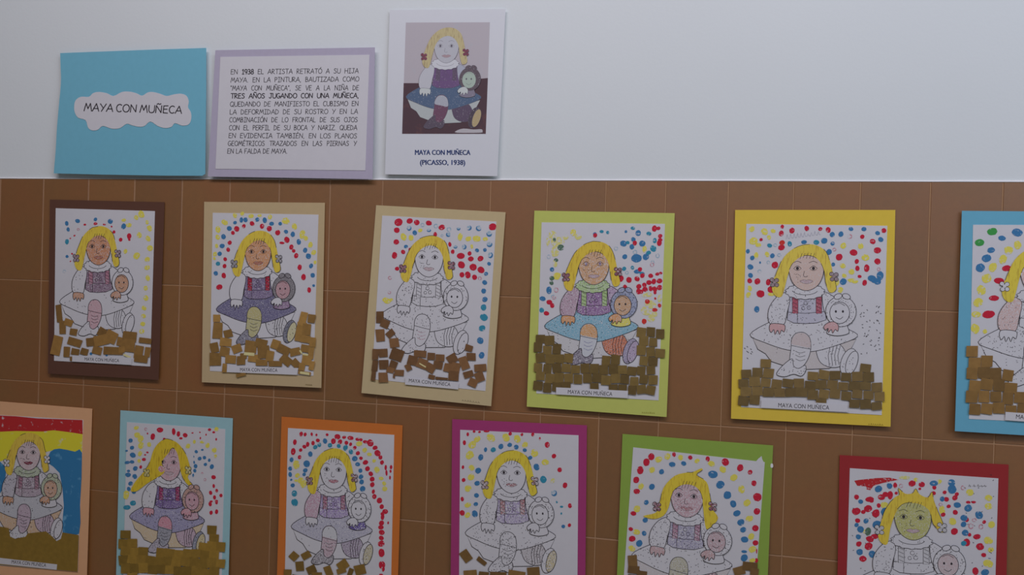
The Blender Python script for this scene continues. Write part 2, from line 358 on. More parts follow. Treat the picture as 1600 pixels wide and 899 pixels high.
def girl(thing_o, card, H, st, base=.0009, hair_px=None):
    T = lambda pts: [H(x, y) for x, y in pts]
    lw = st.get('lw', .92); ink = st.get('ink', INK)
    def fillm(key, default=None, cov=.7):
        v = st.get(key, default)
        if v is None: return WHITE
        if not isinstance(v, tuple): v = (v,)
        c = v if isinstance(v[0], int) else v[0]; cv = st.get('cov', cov)
        return crayon('%s_crayon_%02x%02x%02x' % ((key,) + tuple(c)), c, cv)
    rng = random.Random(st.get('seed', 1))
    lay = [base]
    def shape(mb, pts, key=None, outline=True, mat=None, w=None):
        lay[0] += .00004
        q = T(pts); mb.poly(q, lay[0], mat or fillm(key))
        if outline: mb.ribbon(q, w or lw, lay[0] + .00002, ink, True)
        return q
    def line(mb, pts, w=None, mat=None):
        mb.ribbon(T(pts), w or lw * .85, lay[0] + .00003, mat or ink)
    def speck(mb, pts, n, mat=None, s=1.0):
        xs = [p[0] for p in pts]; ys = [p[1] for p in pts]; k = 0; tries = 0
        while k < n and tries < n * 12:
            tries += 1; x = rng.uniform(min(xs), max(xs)); y = rng.uniform(min(ys), max(ys))
            if inside(x, y, pts):
                a = rng.uniform(0, 3.14); l = rng.uniform(.8, 1.9) * s
                mb.ribbon(T([(x, y), (x + l * math.cos(a), y + l * math.sin(a))]), .75 * lw, lay[0] + .00002, mat or ink); k += 1
    sp = st.get('speck', 0.5)
    g = MB(card)
    pett = [(1176, 528), (1184, 546), (1196, 553), (1205, 565), (1226, 572), (1250, 578), (1296, 576), (1312, 566), (1324, 556), (1338, 530), (1300, 540), (1225, 540)]
    shape(g, pett, 'petti'); speck(g, pett, int(60 * sp * st.get('psp', .5)))
    # legs and shoes
    rl = smooth([(1276, 540), (1296, 534), (1314, 540), (1322, 556), (1314, 572), (1296, 574), (1280, 564)])
    shape(g, rl, 'leg2'); 
    for k in range(4): line(g, [(1298 + k * 5, 538 + k), (1294 + k * 5, 556), (1296 + k * 5, 573 - k)])
    speck(g, rl, int(26 * st.get('bsp', sp)))
    bt = ell(1326, 566, 12, 22, 20, .33); shape(g, bt, 'boot'); so = ell(1331, 567, 8.5, 19, 20, .33); shape(g, so, 'sole'); speck(g, bt, int(14 * st.get('bsp', sp)))
    sk = smooth([(1228, 497), (1204, 503), (1172, 523), (1196, 536), (1230, 547), (1266, 550), (1304, 541), (1340, 526), (1322, 513), (1294, 498), (1262, 494)])
    shape(g, sk, 'skirt'); speck(g, sk, int(120 * sp * st.get('ssp', 1)))
    ll = smooth([(1236, 544), (1237, 530), (1244, 521), (1256, 520), (1265, 528), (1267, 544), (1263, 560), (1254, 573), (1242, 576), (1234, 566)])
    shape(g, ll, 'leg'); speck(g, ll, int(22 * st.get('lsp', sp)))
    line(g, [(1236, 540), (1250, 543), (1267, 546)]); 
    for k in range(3): line(g, smooth([(1243, 549 + k * 6), (1250, 552 + k * 6), (1258, 550 + k * 6)], False), lw * .7, fillm('stripe') if st.get('stripe') else ink)
    kn = smooth([(1237.5, 531), (1244, 522), (1256, 521), (1265, 529), (1266, 543), (1250, 541), (1237, 538)])
    if st.get('knee'): lay[0] += .00002; g.poly(T(kn), lay[0], fillm('knee'))
    sh = smooth([(1238, 561), (1228, 567), (1217, 578), (1214, 586), (1226, 589), (1240, 585), (1252, 588), (1259, 580), (1258, 571), (1248, 576), (1240, 572)])
    shape(g, sh, 'shoe'); speck(g, sh, int(26 * st.get('bsp', sp)))
    # bodice
    bo = [(1233, 460), (1246, 466), (1258, 468), (1272, 466), (1286, 459), (1289, 480), (1291, 500), (1276, 505), (1258, 506), (1240, 505), (1230, 500), (1232, 480)]
    shape(g, bo, 'bodice'); 
    line(g, [(1231, 488), (1258, 490), (1290, 487)]); line(g, [(1246, 490), (1246, 505)]); speck(g, bo, int(46 * sp))
    for xx in (1238, 1275):
        stp = [(xx, 462), (xx + 9, 464), (xx + 9, 490), (xx, 490)]; shape(g, stp, 'strap', w=lw * .8)
        for k in range(4): line(g, [(xx + 1, 467 + 6 * k), (xx + 8, 470 + 6 * k)], lw * .7)
    line(g, ell(1259, 474, 3.2, 3, 10), lw * .7); line(g, ell(1264, 481, 3, 3, 10), lw * .7); line(g, ell(1255, 482, 2.6, 2.6, 10), lw * .7)
    # sleeves, hands
    ls = smooth([(1231, 457), (1214, 464), (1201, 484), (1203, 506), (1224, 508), (1230, 488), (1234, 470)])
    shape(g, ls, 'sleeve'); speck(g, ls, int(46 * sp * st.get('sls', 1)))
    hd = smooth([(1205, 506), (1202, 514), (1205, 520), (1209, 515), (1211, 523), (1215, 516), (1218, 523), (1221, 516), (1225, 519), (1227, 511), (1223, 507)], True, 3)
    shape(g, hd, 'hand')
    rs = smooth([(1286, 457), (1300, 462), (1313, 474), (1316, 490), (1304, 497), (1292, 494), (1286, 478)])
    shape(g, rs, 'sleeve2'); speck(g, rs, int(30 * sp))
    # collar
    co = []
    for k in range(28):
        a = 2 * math.pi * k / 28; q = 1 + .10 * (k % 2); co.append((1258 + 29 * q * math.cos(a), 456 + 11.5 * q * math.sin(a)))
    shape(g, co, 'collar'); line(g, ell(1258, 453, 20, 8, 14, 0, .3, math.pi - .3, False)); speck(g, co, int(18 * sp))
    go = g.build('drawn_girl', thing_o)
    # head: hair behind, round face, fringe in front
    def lobe(): lay[0] += .00004
    f = MB(card)
    lobe(); fc = smooth([(1232, 420), (1234, 402), (1246, 394), (1262, 393), (1278, 397), (1286, 412), (1286, 430), (1278, 446), (1264, 454), (1250, 452), (1238, 441)])
    q = T(fc); f.poly(q, lay[0], fillm('skin', cov=.8)); f.ribbon(q, lw, lay[0] + .00002, ink, True)
    for ex in (1246, 1271):
        line(f, smooth([(ex - 6, 420), (ex, 415.5), (ex + 6, 420)], False)); line(f, smooth([(ex - 5, 421), (ex, 423), (ex + 5, 421)], False), lw * .7)
        f.poly(T(ell(ex, 419.5, 2.4, 2.8, 9)), lay[0] + .00004, fillm('eye') if st.get('eye') else ink); line(f, smooth([(ex - 7, 411), (ex, 408.5), (ex + 6, 411)], False), lw * .8)
    line(f, smooth([(1257, 424), (1255.5, 431), (1259, 433), (1262, 431.5)], False), lw * .8)
    lp = smooth([(1250, 440), (1256, 437.5), (1260, 438.5), (1264, 437.5), (1270, 440), (1260, 443.5)])
    f.poly(T(lp), lay[0] + .00004, fillm('lips', (150, 130, 140))); line(f, lp + lp[:1], lw * .8); line(f, [(1250, 440), (1260, 440.7), (1270, 440)], lw * .6)
    speck(f, [(1240, 426), (1252, 428), (1252, 446), (1242, 440)], int(10 * sp), None, .6)
    if st.get('blush'): f.poly(T(ell(1243, 433, 7, 6, 12)), lay[0] + .00005, crayon('blush', (160, 100, 108), .55))
    f.build('face', go)
    lobe(); h = MB(card); hm = crayon('hair_paint_%02x%02x%02x' % st['hair'], st['hair'], .74, 420, grain=(1, 1, .16), base=(int(st['hair'][0] * .87), int(st['hair'][1] * .83), int(st['hair'][2] * .85)))
    hp = hair_px or T(smooth(HAIR[st.get('style', 'bob')], True, 3))
    h.poly(hp, lay[0], hm)
    if st.get('lw', 1.05) > .5:
        m = len(hp)
        for k in range(7):
            a = int(m * (.08 + .12 * k)) ; seg = [(p[0] + rng.uniform(-.4, .4), p[1] + rng.uniform(-.4, .4)) for p in hp[a:a + rng.randint(3, 6)]]
            h.ribbon(seg, lw * .8, lay[0] + .00003, ink)
        for k in range(5):
            x = 1252 + k * 5; line(h, [(x + rng.uniform(0, 2), 396), (x - 2, 405 + rng.uniform(-2, 3))], lw * .7)
    h.build('hair', go)
    lobe(); bm = fillm('bow', None)
    for bx, by in ((1210, 441), (1303, 432)):
        bw = MB(card); kn = T(ell(bx, by, 2.6, 2.6, 10))
        for dx, dy in ((-4, -4), (4, -3), (-3, 5), (4, 5)):
            q = T(ell(bx + dx * .9, by + dy * .9, 3.4, 3.2, 10)); bw.poly(q, lay[0] + .00001 * abs(dx), bm); bw.ribbon(q, lw * .8, lay[0] + .00005, ink, True)
        bw.poly(kn, lay[0] + .00006, bm); bw.build('hair_bow', go)
    lay[0] += .00008
    # doll: a round-headed rag doll in a bonnet
    d = MB(card)
    db = smooth([(1302, 500), (1296, 512), (1292, 521), (1308, 525), (1326, 521), (1324, 510), (1320, 500)]); shape(d, db, 'dolldress')
    bn = ell(1314, 487, 24, 24, 24); shape(d, bn, 'bonnet'); speck(d, bn, int(70 * sp * st.get('bns', 1)))
    for sx in (-1, 1): shape(d, ell(1316 + sx * 6.5, 463.5, 6.5, 4.2, 14, .35 * sx), 'bonnet')
    shape(d, ell(1312, 489, 15.5, 17, 20), 'doll')
    for ex in (1306, 1317): d.poly(T(ell(ex, 487, 1.7, 2.1, 8)), lay[0] + .00004, ink)
    line(d, smooth([(1306, 496), (1312, 499), (1317, 495.5)], False)); line(d, smooth([(1303, 477), (1312, 474), (1320, 478)], False))
    h2 = smooth([(1293, 505), (1287, 511), (1290, 516), (1294, 513), (1294, 520), (1299, 515), (1301, 521), (1305, 515), (1309, 518), (1310, 509), (1303, 503)], True, 3)
    shape(d, h2, 'hand')
    d.build('doll', go)
    return go

# ------------------------------------------------------------------ one child's drawing on its coloured card
GOLDS = {}
def gold_mat(tone, i):
    key = (tone, i)
    if key not in GOLDS:
        c = tuple(int(v * (.90 + .07 * i)) for v in tone)
        m, N, L, b = nodes_mat('gold_paper'); a = alb(c)
        t = N.new('ShaderNodeTexCoord'); n = N.new('ShaderNodeTexNoise'); n.inputs['Scale'].default_value = 120; n.inputs['Detail'].default_value = 4
        r = N.new('ShaderNodeMixRGB'); r.inputs[1].default_value = (*[x * .8 for x in a], 1); r.inputs[2].default_value = (*[x * 1.25 for x in a], 1)
        L.new(t.outputs['Object'], n.inputs['Vector']); L.new(n.outputs['Fac'], r.inputs[0]); L.new(r.outputs[0], b.inputs['Base Color'])
        bp = N.new('ShaderNodeBump'); bp.inputs['Strength'].default_value = .15; bp.inputs['Distance'].default_value = .001
        L.new(n.outputs['Fac'], bp.inputs['Height']); L.new(bp.outputs[0], b.inputs['Normal'])
        b.inputs['Roughness'].default_value = .5; b.inputs['Metallic'].default_value = .25; GOLDS[key] = m
    return GOLDS[key]
PALE = paper('pale_gold_glint', (186, 168, 128), rough=.3)  # pale colour that paints in the glints on the gold paper
LIST = []
def rquad(x, y, wd, ht, a):
    a = math.radians(a); c, s = math.cos(a), math.sin(a)
    return [(x + px * wd / 2 * c - py * ht / 2 * s, y + px * wd / 2 * s + py * ht / 2 * c) for px, py in ((-1, -1), (1, -1), (1, 1), (-1, 1))]
def mosaic(region, cw, ch, slope=0.0, gap=.05, jit=.06, rng=None):
    """torn squares laid in rough rows inside an outline"""
    xs = [p[0] for p in region]; ys = [p[1] for p in region]; out = []; y = min(ys) + ch * .45; r = 0
    while y < max(ys) + ch * .6:
        x = min(xs) + cw * (.45 if r % 2 else .2)
        while x < max(xs) + cw * .5:
            w_, h_ = cw * rng.uniform(.9, 1.05), ch * rng.uniform(.9, 1.06)
            yy = y + slope * (x - min(xs)) + ch * (rng.uniform(-.08, .08) + (.12 if int(x / cw) % 3 == 1 else 0))
            if inside(x, yy, region) and sum(inside(x + a * cw, yy + b * ch, region) for a, b in ((-.42, 0), (.42, 0), (0, -.3), (0, .3))) >= 3: out.append((x, yy, w_ * (1 - gap), h_ * (1 - gap), math.degrees(slope) + rng.gauss(0, 60 * jit)))
            x += cw
        y += ch; r += 1
    return out
def artwork(label, card_rgb, back, sheet, dots, st, gold=(), gold_c=None, tone=(112, 88, 52), caption=None, sign=None, bands=None, group=True, ground=None, tilt=(0, -.012), d0=.004, hair_px=None, k=1.0, mosaic_spec=None, extra=None, card_name='card'):
    card = Card(back, d0, *tilt)
    t = thing('child_drawing', label, 'drawing', card.org, "children's drawings pinned in two rows on the tiles")
    mb = MB(card); mb.poly(back, 0, paper(card_name, card_rgb, k, var=.04, scale=90), .0006); bk = mb.build('backing_card', t)
    if sign:
        sg = MB(card); x0, y0, x1, y1, hh, smat = sign; rg = random.Random(x0)
        nl = 7
        for i in range(nl):
            u = i / nl; xx = x0 + (x1 - x0) * u; yy = y0 + (y1 - y0) * u; ww = (x1 - x0) / nl * .62
            pts = [(xx, yy), (xx + ww * rg.uniform(.1, .5), yy - hh * rg.uniform(.6, 1)), (xx + ww * .7, yy - hh * rg.uniform(.1, .4)), (xx + ww, yy)]
            sg.ribbon(pts, .7, .00004, smat)
        sg.build('signature', t)
    s = MB(card); s.poly(sheet, .0005, WHITE, .0004)
    lay = .00056
    if bands:
        for mat, pts in bands: s.poly(smooth([(x + random.uniform(-.5, .5) * (10 < x < 128), y + random.uniform(-1, 1) * (x > 0)) for x, y in pts], True, 2) if len(pts) < 11 and pts[0][0] > 10 else pts, lay, mat); lay += .00003
    lay = .0007
    for cf, sc, spec in dots:
        for code, items in spec.items():
            for it in items:
                x, y = cf(it[0], it[1]); rx = it[2] / sc; ry = (it[3] if len(it) > 3 and not isinstance(it[3], str) else it[2]) / sc
                lay += .0000006
                if len(it) > 4 or code == 'c':
                    s.dot(x, y, rx, ry, lay, DOTM['p']); s.crescent(x, y, rx, ry, lay + .00003, DOTM['B' if code in 'Bc' else code], random.uniform(.2, 2.4))
                elif code in 'pP' and rx * sc > 13: s.ribbon(ell(x, y, rx * .8, ry * .8, 10), rx * .4, lay, DOTM[code], True)
                else:
                    big = 1.06 if code in 'Yy' else 1.0
                    s.dot(x, y, rx * big, ry * big, lay, DOTM[code], jit=.16 if code in 'Yy' else .09)
    if extra: extra(s, lay)
    s.build('drawing_sheet', t)
    H = homog(A4REF, sheet)
    girl(t, card, H, st, .0009, hair_px)
    rng = random.Random(len(label))
    gl = .0017
    pieces = [(gold_c[0], gold_c[1], p) for p in gold] if gold_c else []
    if mosaic_spec:
        cf, sc, region, cw, ch, slope, gap = mosaic_spec
        pieces += [(cf, sc, p) for p in mosaic(region, cw, ch, slope, gap, .05, rng)]
    if ground:
        gm = MB(card); gm.poly(ground, gl, gold_mat(tone, 1), .0001); gm.build('gold_paper_ground', t); gl += .00004
    for cf, sc, p in pieces[:100]:
        q = [cf(*v) for v in rquad(*p[:5])]
        q = [(x + rng.uniform(-.5, .5), y + rng.uniform(-.5, .5)) for x, y in q]
        gm = MB(card); gl += .000012; pale = len(p) > 5
        gm.poly(q, gl, PALE if pale else gold_mat(tone, rng.randint(0, 3)), .00008)
        gm.build('gold_paper_or_glint', t)  # the pale slivers among these are painted glints, the rest glued paper
    if caption:
        q, p0, p1, h = caption
        cm = MB(card); cm.poly(q, gl + .00012, WHITE, .0001); co = cm.build('caption_strip', t)
        lm = MB(card); put_text(lm, 'MAYA CON MUÑECA', p0, p1, h, gl + .0002, INK); lm.build('lettering', co)
    return t
def cap(cf, sc, quad, p0, p1, h): return ([cf(*v) for v in quad], cf(*p0), cf(*p1), h / sc)
HY = (182, 158, 62)
# ---- brown card
a, b = conv((70, 320), 5.993), conv((70, 450), 5.993)
artwork('drawing on dark brown card, first of the upper row, yellow dots down its right side', (76, 50, 42),
 [(78, 312), (257, 316), (247.7, 594), (75, 584)], [(87, 325.5), (242, 330), (234.5, 573), (84.5, 564)],
 [(a, 5.993, {'Y': [(903,90,30,30),(857,120,22,20),(740,145,18,16),(787,192,24,20),(958,165,16,18),(980,222,24,26),(886,285,20,30),(968,318,24,24),(985,407,28,24),(755,437,18,20),(860,480,28,32),(960,512,22,24),(958,590,24,22),(965,690,18,28),(945,783,22,20),(948,875,26,22)],
   'B': [(205,175,17,22),(307,153,24,18),(474,138,17,17),(613,157,23,24),(738,203,23,27),(218,232,16,20),(208,485,14,15)], 'T': [(207,347,20,24)],
   'R': [(375,187,12,10),(474,178,18,14),(557,185,14,9),(625,205,9,8),(648,255,15,14),(710,328,17,19),(790,295,22,26),(791,327,12,12),(278,290,10,8),(239,316,8,7),(255,460,10,8),(240,530,7,6)], 'P': [(313,231,14,11)], 'p': [(183,625,16,16)]}),
  (b, 5.993, {'Y': [(928,190,20,22),(925,264,20,20),(918,338,20,22),(908,408,20,24)], 'B': [(432,618,12,14),(578,634,12,8)]})],
 dict(hair=HY, skin=(160, 112, 88), doll=(156, 118, 98), hand=(158, 120, 102), bodice=(112, 92, 112), strap=(140, 96, 116), bow=(120, 100, 110), lips=(140, 90, 78), leg=(160, 130, 142), speck=.25, cov=.75, seed=11),
 [(135,240,55,165,-6),(165,370,60,120,0),(222,325,75,60,20),(268,412,70,60,10),(110,540,90,180,12),(280,510,130,70,18),(205,600,60,100,5),(285,598,75,60,10),(370,600,70,60,15),(245,665,20,40,0),(440,505,110,75,-5),(540,420,90,80,30),(530,490,140,100,-12),(490,585,90,70,15),(620,460,110,110,25),(640,590,180,70,3),(715,505,80,80,15),(795,455,130,90,8),(790,540,100,120,5),(720,580,60,60,0),(940,495,115,50,8),(880,600,80,120,10),(962,600,55,90,8),(900,665,130,70,8),(770,640,70,18,25,1)],
 (b, 5.993), (124, 92, 52), cap(b, 5.993, [(258,632),(815,655),(812,722),(255,690)], (372,682), (695,697), 30), card_name='dark_brown_card')
# ---- cream card with rainbow arch
a, b = conv((315, 320), 5.993), conv((315, 460), 5.993)
artwork('drawing on cream card, an even arch of red, blue and yellow dots around the head', (154, 135, 108),
 [(319, 315.5), (507.6, 317), (502, 606.5), (315.4, 597.6)], [(332.4, 332.6), (497.6, 335.6), (489.6, 587.6), (328, 580)],
 [(a, 5.993, {'Y': [(216,166,28,24),(154,232,22,32),(313,100,18,24),(380,85,18,18),(463,107,22,20),(544,102,18,14),(640,115,20,20),(788,153,32,32),(868,203,22,30),(943,278,26,36),(975,315,22,20),(1019,377,22,24),(1050,448,22,22),(1063,540,12,20),(150,305,18,24),(140,387,16,18),(125,462,18,20),(120,505,12,14)],
   'B': [(259,222,23,24),(313,168,18,16),(372,143,18,24),(411,142,20,24),(520,140,19,21),(591,145,21,26),(655,178,24,18),(736,178,18,17),(790,253,20,19),(854,277,22,24),(205,300,21,26),(910,349,21,26),(192,387,23,22),(169,460,21,20),(970,427,20,24),(1000,483,24,28),(1025,574,20,22),(1041,662,20,24),(1049,758,12,14),(133,643,22,20)], 'T': [(153,553,20,21)],
   'R': [(329,226,24,28),(293,264,17,20),(396,201,18,19),(473,177,23,22),(566,202,22,23),(634,224,26,24),(713,262,23,27),(798,329,27,29),(752,358,24,12),(840,397,20,24),(862,432,16,18),(886,478,20,25),(918,587,21,26),(954,679,21,32),(1007,799,17,28),(263,356,20,20),(249,422,18,20),(221,511,18,18),(215,575,19,20),(207,664,22,25),(166,772,29,26)]})],
 dict(hair=HY, skin=(164, 120, 92), doll=(148, 116, 126), bodice=(104, 92, 122), strap=(138, 28, 50), skirt=(92, 88, 118), bonnet=(104, 100, 108), dolldress=(120, 100, 128), leg=(150, 145, 112), knee=(150, 142, 104), leg2=(160,158,168), boot=(96, 96, 112), sole=(160, 154, 128), shoe=(110,108,124), lips=(140, 92, 80), bow=(120, 116, 124), speck=.5, bsp=1.2, lsp=.1, psp=0, sls=0, cov=.8, seed=12),
 [(142,225,65,70,0),(150,340,90,150,3),(250,370,80,75,-15),(225,450,110,80,5),(120,500,80,90,-10),(130,610,110,120,0),(215,540,90,90,10),(330,510,90,80,-20),(270,610,100,80,5),(370,620,80,80,0),(460,490,110,110,8),(390,580,60,50,0),(555,460,110,80,15),(490,600,110,70,5),(580,540,110,120,-5),(690,470,80,90,20),(560,640,110,60,0),(640,580,70,100,10),(770,520,120,80,25),(690,650,130,50,0),(790,620,110,80,40),(880,650,80,70,45),(875,540,100,70,-10),(930,350,90,180,10),(950,230,70,130,15),(1030,230,70,80,8),(985,330,80,110,5),(975,420,90,70,8),(1040,450,60,90,5),(970,510,80,70,10),(1025,550,50,110,5),(985,620,90,90,8),(1030,670,50,90,10),(940,680,60,70,10),(965,740,120,30,8),(215,690,40,80,5),(370,755,90,30,-15),(445,560,95,30,5,1),(930,540,16,34,-30,1),(970,565,50,14,5,1),(965,740,90,22,8,1)],
 (b, 5.993), (134, 102, 58), cap(b, 5.993, [(240,668),(905,692),(893,756),(235,730)], (360,722), (710,728), 32),
 sign=(477.5, 602, 488, 603, 2.2, flat('faded_pencil', (112, 94, 66))), card_name='cream_card')
# ---- cream card, tilted
a, b = conv((580, 330), 5.993), conv((570, 470), 5.993)
artwork('drawing on tilted cream card, uncoloured figure over loosely scattered gold squares', (158, 142, 114),
 [(587.7, 320.8), (790, 331.8), (767.4, 635), (564.7, 614.4)], [(597.2, 337), (775.5, 346.4), (758.4, 611.4), (580.7, 592.6)],
 [(a, 5.993, {'Y': [(303,242,28,30),(372,251,24,24),(459,181,18,18),(833,243,22,34),(910,260,30,20),(988,258,32,30),(1068,262,20,20),(138,835,30,26),(185,832,16,16),(942,332,14,18)],
   'R': [(256,104,38,38),(239,179,26,27),(235,289,29,24),(218,415,26,31),(299,383,20,21),(362,364,14,20),(242,540,20,20),(360,93,29,26),(426,107,29,25),(539,112,28,24),(661,153,31,25),(599,220,18,24),(736,312,16,22),(763,381,18,20),(839,421,35,30),(921,397,20,20),(933,448,26,25),(1023,445,28,26),(845,503,34,34),(955,525,32,34),(1028,551,32,32),(850,597,25,24),(905,598,28,32),(968,620,26,24),(1136,148,34,35)],
   'P': [(175,626,18,18),(1017,630,18,18),(170,762,16,16)], 'p': [(606,140,22,22),(728,172,22,24),(480,130,18,20),(664,229,14,12)],
   'c': [(355,160,22,24),(540,180,20,16),(722,220,22,22),(818,163,18,18),(917,157,24,24),(1006,162,26,26),(1105,214,26,26),(1108,312,26,26),(1116,413,24,28),(871,336,22,22),(789,335,18,16)],
   'B': [(408,203,22,22),(325,332,18,17),(1104,494,18,17),(991,368,19,19),(1065,364,18,17),(1076,588,19,18),(1063,669,24,22),(1053,749,24,23),(1064,828,26,24),(1053,893,26,18)]}),
  (b, 5.993, {'T': [(1111,66,28,26),(1115,156,38,33),(1098,259,32,28)], 'B': [(1081,375,30,32),(1094,512,28,30)], 'Y': [(208,5,34,20),(275,85,24,22)]})],
 dict(hair=(182, 157, 65), bow=(112, 72, 84), speck=1.0, bsp=.6, lsp=.9, psp=1, stripe=(130, 80, 100), seed=13),
 [(143,155,72,110,0),(188,215,80,75,25),(145,325,80,110,-5),(240,308,80,60,-40),(275,395,90,85,-8),(100,505,58,100,3),(172,490,85,80,-2),(300,505,120,110,20),(95,610,55,100,5),(178,600,88,85,-3),(80,705,45,90,8),(265,605,70,80,20),(240,650,70,50,15),(322,675,90,55,5),(172,720,88,90,-3),(445,560,85,85,15),(408,625,55,60,-25),(275,705,18,45,5),(517,497,115,62,5),(535,590,100,90,20),(622,522,70,66,5),(705,535,82,65,3),(615,630,90,80,30),(685,605,90,70,10),(818,545,90,80,-30),(790,630,100,80,10),(850,630,80,100,10),(832,705,95,90,5),(930,585,80,120,-20),(975,445,75,60,15),(995,525,88,68,3),(1082,630,115,65,-5),(970,690,95,60,-18),(1075,715,80,90,-20),(1012,768,85,75,25),(625,715,60,40,15),(720,730,120,25,5),(540,605,70,16,30,1)],
 (b, 5.993), (106, 76, 52), cap(b, 5.993, [(380,722),(880,765),(874,832),(376,786)], (412,763), (800,802), 32),
 sign=(722, 627, 751, 631, 3.2, flat('grey_pencil', (98, 86, 70))), tilt=(.004, -.012), card_name='warm_cream_card')
# ---- lime card
a, b = conv((840, 340), 5.45), conv((830, 490), 5.45)
artwork('drawing on lime green card, closely laid gold mosaic and a light green collar', (154, 158, 86),
 [(835, 329.3), (1054.3, 333.3), (1041.5, 652), (823, 635.7)], [(846.3, 347.6), (1039, 350), (1029, 626), (838, 615)],
 [(a, 5.45, {'y': [(130,150,30,40),(170,210,60,40),(150,290,30,50),(235,170,26,22),(345,165,26,26),(150,390,20,30),(90,200,16,40),(930,660,40,20),(960,740,46,34),(920,800,36,36),(985,820,36,26),(1040,690,16,36),(970,860,36,26),(905,780,26,18)],
   'Y': [(303,130,24,26),(165,500,32,28),(910,270,18,24)], 'K': [(197,256,30,24),(157,363,18,16),(143,190,12,20),(122,518,20,20),(118,558,18,18)],
   'B': [(487,140,16,14),(752,120,12,12),(857,133,24,24),(731,222,27,28),(815,187,21,19),(803,250,21,22),(891,222,26,27),(842,347,42,38),(922,335,26,30),(97,620,24,30),(43,692,25,21),(850,460,32,18),(122,443,20,18),(742,334,22,20)],
   'T': [(545,120,17,14),(597,128,14,14),(811,92,18,15),(948,138,20,18),(768,214,15,15),(998,197,18,22),(985,265,26,28),(945,300,20,18),(737,437,18,18),(808,427,16,16),(890,480,22,18),(35,790,20,22)],
   'p': [(668,264,18,20),(830,295,20,20),(1022,325,18,22),(760,470,16,16),(980,380,16,16),(95,335,16,20),(132,675,18,18)],
   'R': [(490,152,18,18),(995,95,22,26),(1028,92,18,16),(1044,158,18,18),(1044,190,18,16),(1036,217,22,26),(828,218,20,20),(872,442,20,18),(708,521,27,27),(778,532,25,24),(847,523,23,22),(893,495,20,20),(963,497,20,20),(1020,482,18,14),(1048,474,14,12),(745,597,20,24),(862,588,22,22),(909,576,20,20),(948,555,22,22),(990,545,20,24),(1038,541,24,22),(860,630,22,24),(880,632,20,20),(915,612,22,22),(963,605,20,22),(998,610,20,24),(1038,597,24,22),(1000,640,14,14),(100,722,24,22),(125,750,18,22),(75,817,22,20)],
   'P': [(975,402,18,20),(158,618,20,24),(140,685,18,14)],
   'O': [(935,717,20,21),(1038,750,15,18),(998,788,22,18),(1002,690,9,11)]}), (b, 5.45, {'O': [(962,68,22,22)]})],
 dict(hair=(178, 155, 61), skin=(164, 130, 104), collar=(138, 156, 118), sleeve=(146, 124, 142), sleeve2=(140, 122, 150), bodice=(120, 92, 132), strap=(132, 152, 108), skirt=(106, 142, 164), knee=(168, 128, 92), leg=(158,160,172), leg2=(160, 98, 78), boot=(128, 120, 146), sole=(140, 126, 152), hand=(170, 124, 88), doll=(160, 128, 104), bonnet=(118, 124, 152), dolldress=(176, 168, 84), shoe=(110, 104, 120), eye=(90, 70, 110), bow=(110, 68, 80), petti=(160,158,166), speck=1.4, sls=.4, ssp=.5, lsp=.1, stripe=(90, 90, 130), cov=.72, seed=14),
 (), None, (100, 82, 48), cap(b, 5.45, [(212,630),(825,660),(822,722),(212,690)], (312,683), (690,703), 32),
 sign=(1003, 646, 1024, 647, 3.0, flat('green_pencil', (112, 108, 40))), card_name='lime_card',
 mosaic_spec=(b, 5.45, [(55,112),(128,110),(150,190),(240,290),(330,345),(330,415),(430,430),(560,410),(640,380),(640,355),(740,365),(790,425),(890,440),(900,330),(925,230),(910,100),(1105,92),(1108,250),(1090,520),(1082,735),(830,715),(826,655),(212,628),(210,690),(50,670),(42,480),(52,300)], 80, 82, .03, .03))
# ---- yellow card
def name_pencil(s, lay):
    rg = random.Random(5); f = conv((1150, 340), 4.995); gp = flat('faint_pencil', (138, 138, 156)); x = 392
    while x < 660:
        s.ribbon(smooth([f(x, 168 - (x - 392) * .12), f(x + 8, 142 - rg.uniform(0, 16) - (x - 392) * .1), f(x + 15, 160 - (x - 392) * .12), f(x + 24, 164 - (x - 392) * .13)], False, 3), .45, lay + .0001, gp); x += 27
    f = conv((1140, 490), 4.61)
    for k in range(46):
        x, y = rg.uniform(940, 1085), rg.uniform(-60, 310); a = rg.uniform(0, 3)
        s.ribbon([f(x, y), f(x + 8 * math.cos(a), y + 8 * math.sin(a))], .8, lay + .0001, INK)
    for k in range(8):
        x, y = rg.uniform(105, 175), rg.uniform(150, 330); s.ribbon([f(x, y), f(x + 7, y + 6)], .8, lay + .0001, INK)
a, b = conv((1150, 340), 4.995), conv((1140, 490), 4.61)
